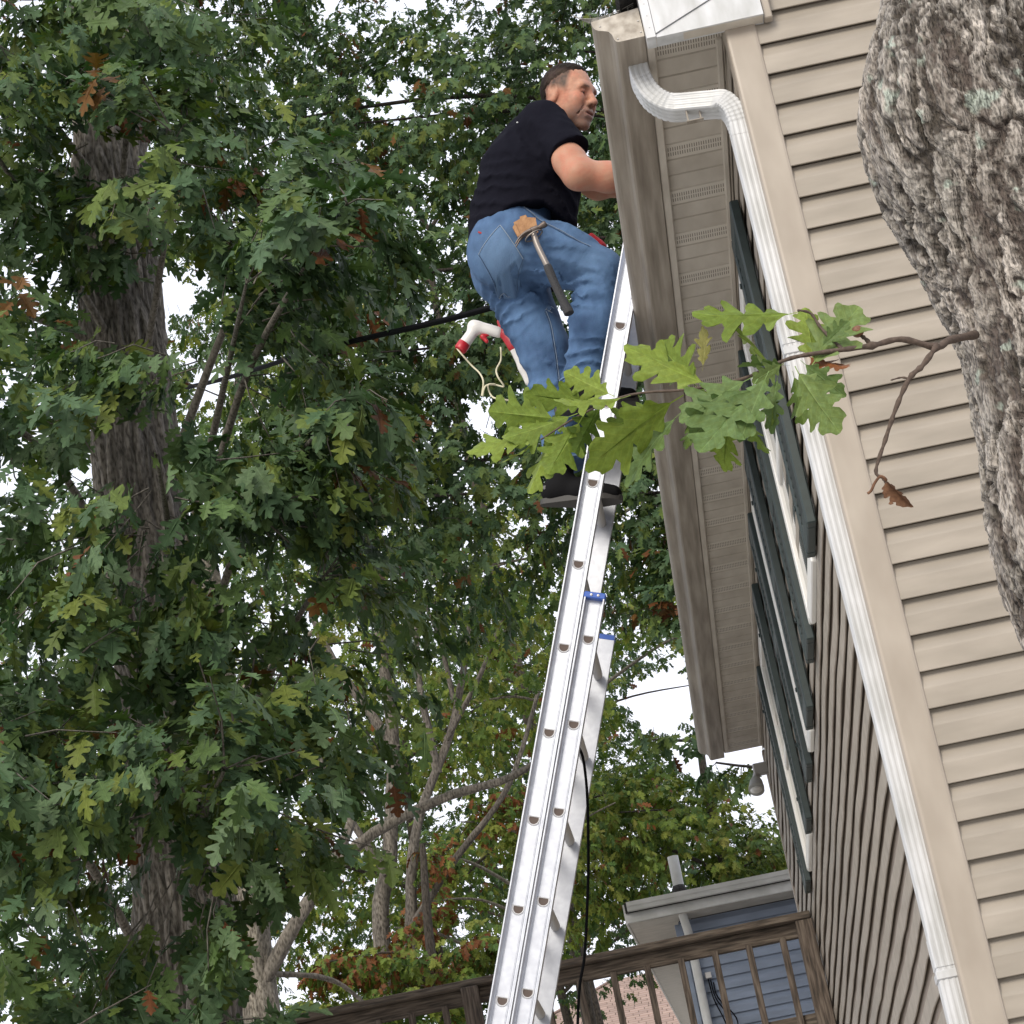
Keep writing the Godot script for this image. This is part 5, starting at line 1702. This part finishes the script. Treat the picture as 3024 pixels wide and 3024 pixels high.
func make_jeans(o: Node3D) -> void:
	var f := Field.new()
	f.noise.frequency = 1.0
	f.noise.seed = 8
	f.rough = 0.006
	f.bone(Vector3(-0.150, 4.335, -8.345), Vector3(-0.160, 4.345, -8.50), 0.128, 0.126, 0.04)
	f.ball(Vector3(-0.182, 4.290, -8.355), Basis.IDENTITY, Vector3(0.118, 0.125, 0.120), 0.04)
	f.ball(Vector3(-0.190, 4.310, -8.505), Basis.IDENTITY, Vector3(0.112, 0.12, 0.11), 0.04)
	f.bone(Vector3(-0.115, 4.40, -8.42), Vector3(-0.075, 4.50, -8.42), 0.142, 0.135, 0.05, Vector3.BACK, 1.18)
	f.bone(Vector3(-0.115, 4.300, -8.335), Vector3(0.035, 4.225, -8.33), 0.132, 0.112, 0.05)
	f.bone(Vector3(0.035, 4.225, -8.33), Vector3(0.165, 4.135, -8.335), 0.112, 0.088, 0.04)
	f.bone(Vector3(0.165, 4.125, -8.335), Vector3(0.105, 3.93, -8.335), 0.089, 0.081, 0.03)
	f.bone(Vector3(0.105, 3.93, -8.335), Vector3(0.008, 3.66, -8.335), 0.081, 0.077, 0.03)
	f.bone(Vector3(-0.155, 4.26, -8.50), Vector3(-0.090, 3.96, -8.515), 0.124, 0.095, 0.04)
	f.bone(Vector3(-0.090, 3.96, -8.515), Vector3(-0.088, 3.72, -8.51), 0.093, 0.080, 0.03)
	f.bone(Vector3(-0.088, 3.72, -8.51), Vector3(-0.098, 3.43, -8.50), 0.080, 0.081, 0.03)
	f.planes = [[Vector3(-0.098, 3.462, -8.50), Vector3(0.05, -1, 0).normalized(), 0.14], [Vector3(0.014, 3.685, -8.335), Vector3(-0.34, -0.94, 0.0).normalized(), 0.13], [Vector3(-0.070, 4.485, -8.42), Vector3(0.35, 0.94, 0).normalized(), 0.22]]
	f.folds = [[Vector3(-0.19, 4.135, -8.45), 0.17, Vector3(-0.35, 0.93, 0.1).normalized(), 0.045, 0.0151], [Vector3(0.06, 4.215, -8.25), 0.19, Vector3(0.55, 0.82, 0.15).normalized(), 0.069, 0.0111], [Vector3(0.075, 4.03, -8.30), 0.13, Vector3(0.35, 0.93, 0.0).normalized(), 0.047, 0.0172], [Vector3(0.16, 4.08, -8.28), 0.10, Vector3(0.6, 0.78, 0.1).normalized(), 0.040, 0.0101],
		[Vector3(-0.12, 3.78, -8.45), 0.20, Vector3(0.45, 0.89, 0.1).normalized(), 0.078, 0.0151], [Vector3(-0.11, 3.55, -8.45), 0.13, Vector3(-0.3, 0.95, 0.0).normalized(), 0.062, 0.0161], [Vector3(0.04, 3.79, -8.29), 0.12, Vector3(0.2, 0.97, 0.0).normalized(), 0.056, 0.0181], [Vector3(-0.05, 4.14, -8.33), 0.12, Vector3(0.4, 0.9, 0.1).normalized(), 0.039, 0.0142]]
	var mb := MB.new()
	var paint := func(p: Vector3) -> Color:
		var fade := 0.5 + 0.5 * noi.get_noise_3d(p.x * 260.0, p.y * 260.0, p.z * 260.0)
		var fine := noi.get_noise_3d(p.x * 1500.0, p.y * 600.0, p.z * 1500.0)
		var c := Color(0.028, 0.066, 0.145).lerp(Color(0.080, 0.155, 0.290), clampf((fade - 0.5) * 1.7 + 0.5 + fine * 0.30, 0.0, 1.0))
		var wear := clampf(1.0 - p.distance_to(Vector3(0.17, 4.15, -8.25)) / 0.16, 0.0, 1.0) + clampf(1.0 - p.distance_to(Vector3(-0.2, 4.22, -8.24)) / 0.15, 0.0, 1.0)
		return c.lerp(Color(0.13, 0.225, 0.37), minf(wear, 1.0) * 0.5)
	net(f, Vector3(-0.36, 3.42, -8.70), Vector3(0.30, 4.52, -8.14), 0.0085, mb, paint)
	var m := mat("denim", Color(1, 1, 1), 0.85, null, Vector3.ONE, true)
	relief(m, noise_tex(0.10, Color(0, 0, 0), Color(1, 1, 1), 256, FastNoiseLite.TYPE_SIMPLEX_SMOOTH, 4, 45), 0.12)
	m.uv1_triplanar = true
	m.uv1_world_triplanar = true
	m.uv1_scale = Vector3(8, 5, 8)
	var j := put("jeans", mb, m, o)
	var thread := mat("thread", Color(0.24, 0.29, 0.36), 0.8)
	var dark := mat("denim_dark", Color(0.045, 0.085, 0.16), 0.9)
	# side seams
	for line in [[Vector3(-0.06, 4.06, -8.2), Vector3(-0.052, 4.0, -8.2), Vector3(-0.055, 3.90, -8.2), Vector3(-0.062, 3.80, -8.2), Vector3(-0.070, 3.70, -8.2), Vector3(-0.078, 3.60, -8.2), Vector3(-0.080, 3.48, -8.2)], [Vector3(-0.06, 4.41, -8.0), Vector3(0.0, 4.33, -8.0), Vector3(0.08, 4.245, -8.0), Vector3(0.15, 4.19, -8.0)]]:
		var pts := []
		for q in line:
			pts.append_array([q.x, q.y, q.z])
		var path := curve(pts, 10)
		for s in 2:
			var on := PackedVector3Array()
			for q in path:
				on.append(onto(f, q + Vector3(0.006 * s, 0.002 * s, 0), Vector3(0, 0, -1), 0.0008))
			var sm := MB.new()
			sm.tube(on, PackedFloat32Array([0.0021 if s == 0 else 0.0013]), 5)
			put("seam", sm, dark if s == 0 else thread, j)
	# the back pocket: a patch laid on the seat, with its stitching
	var corner := [Vector3(-0.152, 4.338, -8.0), Vector3(-0.258, 4.262, -8.0), Vector3(-0.215, 4.145, -8.0), Vector3(-0.155, 4.125, -8.0), Vector3(-0.092, 4.195, -8.0)]
	var pk := MB.new()
	var n := 14
	var top_mid := [corner[1], corner[0]]
	for i in n + 1:
		for k in n + 1:
			var a: Vector3 = corner[1].lerp(corner[2], float(i) / n)
			var b: Vector3 = corner[0].lerp(corner[4], float(i) / n)
			var q := a.lerp(b, float(k) / n)
			if i == n:
				q = corner[2].lerp(corner[3], k / (n * 0.5)) if k <= n / 2 else corner[3].lerp(corner[4], (k - n / 2) / (n * 0.5))
			var edge := i == 0 or k == 0 or i == n or k == n
			var at := onto(f, q, Vector3(0, 0, -1), 0.0004 if edge else 0.0042)
			pk.tint = paint.call(at).lerp(Color(0.16, 0.25, 0.38), 0.25)
			pk.p(at)
	for i in n:
		for k in n:
			var w := i * (n + 1) + k
			pk.t.append_array(PackedInt32Array([w, w + 1, w + n + 1, w + 1, w + n + 2, w + n + 1]))
	var pocket := put("back_pocket", pk, m, j)
	for e in 5:
		var on := PackedVector3Array()
		for s in 13:
			var a: Vector3 = corner[e].lerp(Vector3(-0.178, 4.22, -8.0), 0.05)
			var b: Vector3 = corner[(e + 1) % 5].lerp(Vector3(-0.178, 4.22, -8.0), 0.05)
			on.append(onto(f, a.lerp(b, s / 12.0), Vector3(0, 0, -1), 0.0048))
		var st := MB.new()
		st.tube(on, PackedFloat32Array([0.0014]), 4)
		put("stitching", st, dark if e % 2 else thread, pocket)
	var tg := MB.new()
	var tp := onto(f, Vector3(-0.232, 4.335, -8.1), Vector3(0, 0, -1), 0.002)
	tg.box(Transform3D(Basis(Vector3.BACK, 0.9), tp), Vector3(0.007, 0.015, 0.003), 0.001)
	put("red_tab", tg, mat("red_cloth", Color(0.32, 0.03, 0.03), 0.8), j)
	# frayed hole above the knee of the left leg
	var hole := MB.new()
	var hp := onto(f, Vector3(-0.045, 4.075, -8.1), Vector3(0, 0, -1), 0.0)
	hole.ball(hp, Vector3(0.016, 0.013, 0.004), 6, 10)
	put("worn_hole", hole, dark, j)
	for k in 5:
		var fr := MB.new()
		var q := hp + Vector3(0.012 * sin(k * 2.0), -0.012 + 0.004 * k, 0.005)
		fr.tube(PackedVector3Array([q, q + Vector3(0.007 * cos(k * 3.0), -0.009, 0.004), q + Vector3(0.012 * cos(k * 3.0), -0.014 + 0.006 * (k % 2), 0.002)]), PackedFloat32Array([0.0009]), 4)
		put("fray", fr, thread, j)
	for e in [[Vector3(-0.098, 3.472, -8.50), 0.083, Vector3(0.05, -1, 0)], [Vector3(0.018, 3.698, -8.335), 0.080, Vector3(-0.34, -0.94, 0)]]:      # turned hems
		var nn: Vector3 = e[2].normalized()
		var ax := nn.cross(Vector3.BACK).normalized()
		var ring := PackedVector3Array()
		for s in 29:
			var a := TAU * s / 28.0
			ring.append(e[0] + (ax * cos(a) + nn.cross(ax) * sin(a)) * (e[1] + 0.001))
		var hm := MB.new()
		hm.tint = Color(0.12, 0.19, 0.30)
		hm.tube(ring, PackedFloat32Array([0.0034]), 6)
		put("hem", hm, m, j)


func make_shoe(o: Node3D, s: int) -> void:
	var heel := Vector3(-0.185, 3.335, -8.50) if s == 0 else Vector3(-0.065, 3.605, -8.335)
	var toe := Vector3(0.045, 3.296, -8.50) if s == 0 else Vector3(0.175, 3.585, -8.335)
	var ankle := Vector3(-0.115, 3.50, -8.50) if s == 0 else Vector3(0.02, 3.76, -8.335)
	var d := (toe - heel).normalized()
	var up := (Vector3.UP - d * d.y).normalized()
	var f := Field.new()
	f.noise.frequency = 1.0
	f.rough = 0.002
	f.bone(heel + up * 0.050 + d * 0.012, heel + up * 0.046 + d * 0.12, 0.043, 0.045, 0.03)
	f.bone(heel + up * 0.046 + d * 0.12, toe + up * 0.030 + d * 0.0, 0.045, 0.031, 0.03, Vector3.BACK, 1.35)
	f.bone(heel + up * 0.08 + d * 0.045, ankle, 0.044, 0.050, 0.03)
	f.planes = [[heel + d * 0.11 + up * 0.010, -up, 0.3]]
	f.folds = [[heel + d * 0.17 + up * 0.06, 0.06, d, 0.022, 0.003]]
	var mb := MB.new()
	net(f, heel + Vector3(-0.08, -0.06, -0.10), Vector3(toe.x + 0.07, ankle.y + 0.06, heel.z + 0.10), 0.006, mb)
	var m := mat("shoe", Color(0.008, 0.008, 0.009), 0.75)
	m.metallic_specular = 0.2
	var sh := put("shoe", mb, m, o)
	var poly := PackedVector2Array()
	var n := heel.distance_to(toe) + 0.068
	for k in 32:
		var a := TAU * k / 32.0
		var x := n * 0.5 + (n * 0.5) * cos(a)
		var t := x / n
		var wd := 0.040 + 0.009 * sin(t * 5.0 - 1.9)
		poly.append(Vector2(x - 0.034, wd * signf(sin(a)) * pow(absf(sin(a)), 0.62)))
	var so := MB.new()
	var b := Basis(d, d.cross(up), up)
	so.plate(poly, Transform3D(b, heel - up * 0.001), 0.021)
	put("sole", so, mat("sole", Color(0.035, 0.033, 0.032), 0.6), sh)
	var lace := MB.new()
	for k in 4:
		var c := heel + d * (0.115 + 0.022 * k)
		lace.tube(PackedVector3Array([onto(f, c + up * 0.12 + Vector3(0, 0, 0.022), -up, 0.001), onto(f, c + up * 0.13 + d * 0.008, -up, 0.002), onto(f, c + up * 0.12 - Vector3(0, 0, 0.022), -up, 0.001)]), PackedFloat32Array([0.0028]), 5)
	put("shoelace", lace, m, sh)
	var pt := MB.new()
	pt.box(Transform3D(Basis(d, up, d.cross(up)), heel + up * 0.055 + d * -0.008 + Vector3(0, 0, 0.033)), Vector3(0.022, 0.016, 0.006), 0.002)
	put("heel_patch", pt, mat("grey_patch", Color(0.12, 0.115, 0.115), 0.6), sh)


func make_tools() -> void:
	# leather loop on the right hip and the hammer hanging in it
	var o := thing("hammer_holder", "tan leather hammer loop on the belt of the jeans", "tool holder", Vector3(-0.04, 4.25, -8.18))
	var lt := relief(mat("leather", Color(0.42, 0.225, 0.10), 0.7, noise_tex(0.02, Color(0.8, 0.76, 0.72), Color(1, 1, 1), 256, FastNoiseLite.TYPE_SIMPLEX_SMOOTH, 5, 51), Vector3(5, 5, 5)), noise_tex(0.05, Color(0, 0, 0), Color(1, 1, 1), 256, FastNoiseLite.TYPE_SIMPLEX_SMOOTH, 4, 52), 0.15)
	var mb := MB.new()
	mb.plate(PackedVector2Array([Vector2(-0.103, 4.322), Vector2(-0.078, 4.331), Vector2(-0.076, 4.340), Vector2(-0.054, 4.342), Vector2(-0.050, 4.331), Vector2(-0.021, 4.322), Vector2(-0.022, 4.262), Vector2(-0.090, 4.256)]), Transform3D(Basis.IDENTITY, Vector3(0, 0, -8.186)), 0.006)
	put("leather_patch", mb, lt, o)
	mb = MB.new()
	mb.plate(PackedVector2Array([Vector2(-0.110, 4.30), Vector2(-0.098, 4.315), Vector2(-0.088, 4.262), Vector2(-0.098, 4.258)]), Transform3D(Basis.IDENTITY, Vector3(0, 0, -8.190)), 0.016)
	put("strap", mb, lt, o)
	var ring := PackedVector3Array()
	for k in 33:
		var a := TAU * k / 32.0
		ring.append(Vector3(-0.040 + 0.033 * cos(a), 4.238 + 0.012 * cos(a) + 0.003 * sin(a), -8.155 + 0.022 * sin(a)))
	mb = MB.new()
	mb.tube(ring, PackedFloat32Array([0.0028]), 8, false)
	put("ring", mb, mat("worn_steel", Color(0.27, 0.24, 0.215), 0.45), o)
	M.worn_steel.metallic = 0.9
	var h := thing("hammer", "claw hammer with black rubber grip hanging from the leather loop", "hammer", Vector3(0.0, 3.92, -8.15))
	mb = MB.new()
	mb.tube(curve([-0.040, 4.262, -8.155, -0.036, 4.20, -8.15, -0.020, 4.125, -8.147, -0.014, 4.10, -8.147], 5), PackedFloat32Array([0.0115]), 12)
	put("shaft", mb, M.worn_steel, h)
	mb = MB.new()
	mb.tube(curve([-0.015, 4.105, -8.147, -0.004, 4.04, -8.147, 0.012, 3.965, -8.148, 0.024, 3.915, -8.15, 0.027, 3.898, -8.15], 6), PackedFloat32Array([0.0140, 0.0155, 0.0160, 0.0160, 0.0158, 0.0156, 0.0155, 0.0155, 0.0155, 0.0155, 0.0157, 0.016, 0.016, 0.0163, 0.0166, 0.017, 0.0175, 0.018, 0.0187, 0.019, 0.0185, 0.019, 0.0185, 0.016, 0.012]), 14)
	put("grip", mb, relief(mat("grip_rubber", Color(0.045, 0.045, 0.05), 0.7, noise_tex(0.08, Color(0.5, 0.5, 0.5), Color(1, 1, 1), 256, FastNoiseLite.TYPE_SIMPLEX_SMOOTH, 3, 53), Vector3(10, 10, 10)), noise_tex(0.08, Color(0, 0, 0), Color(1, 1, 1), 256, FastNoiseLite.TYPE_SIMPLEX_SMOOTH, 3, 53), 0.2), h)
	mb = MB.new()
	mb.tube(PackedVector3Array([Vector3(-0.045, 4.258, -8.15), Vector3(-0.020, 4.263, -8.15), Vector3(-0.016, 4.264, -8.15), Vector3(0.004, 4.271, -8.15), Vector3(0.012, 4.274, -8.15)]), PackedFloat32Array([0.012, 0.011, 0.0085, 0.0125, 0.0115]), 14)
	var hd_ := put("head", mb, mat("dark_steel", Color(0.16, 0.13, 0.115), 0.5), h)
	M.dark_steel.metallic = 0.8
	for s in [-1.0, 1.0]:
		mb = MB.new()
		mb.tube(curve([-0.045, 4.258, -8.15 + 0.004 * s, -0.068, 4.252, -8.15 + 0.006 * s, -0.092, 4.236, -8.15 + 0.009 * s, -0.112, 4.212, -8.15 + 0.012 * s], 5), PackedFloat32Array([0.008, 0.008, 0.0075, 0.007, 0.0068, 0.0065, 0.006, 0.0058, 0.0055, 0.005, 0.0045, 0.004, 0.0035, 0.003, 0.0025, 0.002]), 8)
		put("claw", mb, M.dark_steel, hd_)
	# the white and red sprayer behind the left leg
	var z := -8.68
	o = thing("hand_sprayer", "white and red pistol-grip sprayer hanging behind the man's leg on a cream cord", "sprayer", Vector3(-0.26, 3.89, z))
	var white := mat("white_plastic", Color(0.66, 0.64, 0.62), 0.4)
	var red := mat("red_plastic", Color(0.42, 0.015, 0.025), 0.4)
	var f := Field.new()
	f.bone(Vector3(-0.338, 4.187, z), Vector3(-0.250, 4.140, z), 0.0240, 0.0215, 0.015, Vector3.BACK, 0.9)
	f.bone(Vector3(-0.330, 4.178, z), Vector3(-0.388, 4.120, z), 0.0215, 0.0225, 0.015, Vector3.BACK, 0.9)
	mb = MB.new()
	net(f, Vector3(-0.45, 4.06, z - 0.05), Vector3(-0.20, 4.25, z + 0.05), 0.004, mb)
	put("pistol_body", mb, white, o)
	mb = MB.new()
	mb.tube(PackedVector3Array([Vector3(-0.384, 4.124, z), Vector3(-0.405, 4.103, z), Vector3(-0.409, 4.099, z)]), PackedFloat32Array([0.0245, 0.0245, 0.020]), 14)
	put("nozzle", mb, red, o)
	f = Field.new()
	f.bone(Vector3(-0.312, 4.135, z), Vector3(-0.300, 4.112, z), 0.0085, 0.0075, 0.01)
	f.bone(Vector3(-0.312, 4.135, z), Vector3(-0.286, 4.140, z), 0.0085, 0.006, 0.01)
	mb = MB.new()
	net(f, Vector3(-0.34, 4.09, z - 0.03), Vector3(-0.26, 4.17, z + 0.03), 0.003, mb)
	put("trigger", mb, red, o)
	f = Field.new()
	f.bone(Vector3(-0.236, 4.182, z), Vector3(-0.228, 4.128, z), 0.0125, 0.017, 0.01)
	f.bone(Vector3(-0.228, 4.128, z), Vector3(-0.200, 4.070, z), 0.019, 0.027, 0.01)
	mb = MB.new()
	net(f, Vector3(-0.29, 4.02, z - 0.05), Vector3(-0.15, 4.22, z + 0.05), 0.004, mb)
	put("collar", mb, red, o)
	f = Field.new()
	f.bone(Vector3(-0.196, 4.055, z), Vector3(-0.168, 3.975, z), 0.024, 0.034, 0.01, Vector3.BACK, 0.8)
	f.bone(Vector3(-0.168, 3.975, z), Vector3(-0.166, 3.915, z), 0.034, 0.024, 0.01, Vector3.BACK, 0.8)
	mb = MB.new()
	net(f, Vector3(-0.25, 3.86, z - 0.06), Vector3(-0.11, 4.09, z + 0.06), 0.004, mb)
	put("bottle", mb, white, o)
	var cream := mat("cream_cord", Color(0.62, 0.58, 0.42), 0.6)
	for q in [[-0.418, 4.114, -0.405, 4.081, -0.375, 4.032, -0.350, 3.990, -0.342, 3.944, -0.359, 3.898], [-0.253, 4.075, -0.253, 4.060, -0.262, 4.027, -0.285, 3.990, -0.284, 3.951, -0.270, 3.917, -0.304, 3.932, -0.337, 3.926, -0.356, 3.895], [-0.300, 3.930, -0.326, 3.929, -0.327, 3.905, -0.316, 3.879, -0.292, 3.862, -0.25, 3.85]]:
		var flat := []
		for k in range(0, q.size(), 2):
			flat.append_array([q[k], q[k + 1], z + 0.012 * sin(k)])
		mb = MB.new()
		mb.tube(curve(flat, 6), PackedFloat32Array([0.0034]), 7)
		put("cord", mb, cream, o)
	# a red rag tucked in at the front
	f = Field.new()
	f.noise.frequency = 1.0
	f.rough = 0.006
	f.bone(Vector3(0.15, 4.315, -8.44), Vector3(0.185, 4.265, -8.44), 0.026, 0.030, 0.02)
	f.bone(Vector3(0.165, 4.305, -8.40), Vector3(0.19, 4.27, -8.41), 0.018, 0.022, 0.02)
	f.folds = [[Vector3(0.17, 4.29, -8.42), 0.08, Vector3(0.8, 0.5, 0.3).normalized(), 0.02, 0.005]]
	mb = MB.new()
	net(f, Vector3(0.08, 4.20, -8.52), Vector3(0.26, 4.37, -8.34), 0.004, mb)
	tag(put("red_rag", mb, mat("red_rag", Color(0.45, 0.02, 0.03), 0.8)), "small red rag showing above the raised knee", "rag")


func _ready() -> void:
	noi.seed = 7
	noi.frequency = 0.02
	noi.noise_type = FastNoiseLite.TYPE_SIMPLEX_SMOOTH
	make_camera_and_light()
	make_materials()
	make_ground()
	make_house()
	make_floodlight()
	make_gutter_screen()
	make_ladder()
	make_deck()
	make_blue_house()
	make_far_roof()
	make_cables()
	make_person()
	make_tools()
	make_leaves()
	make_near_tree()
	make_trees()
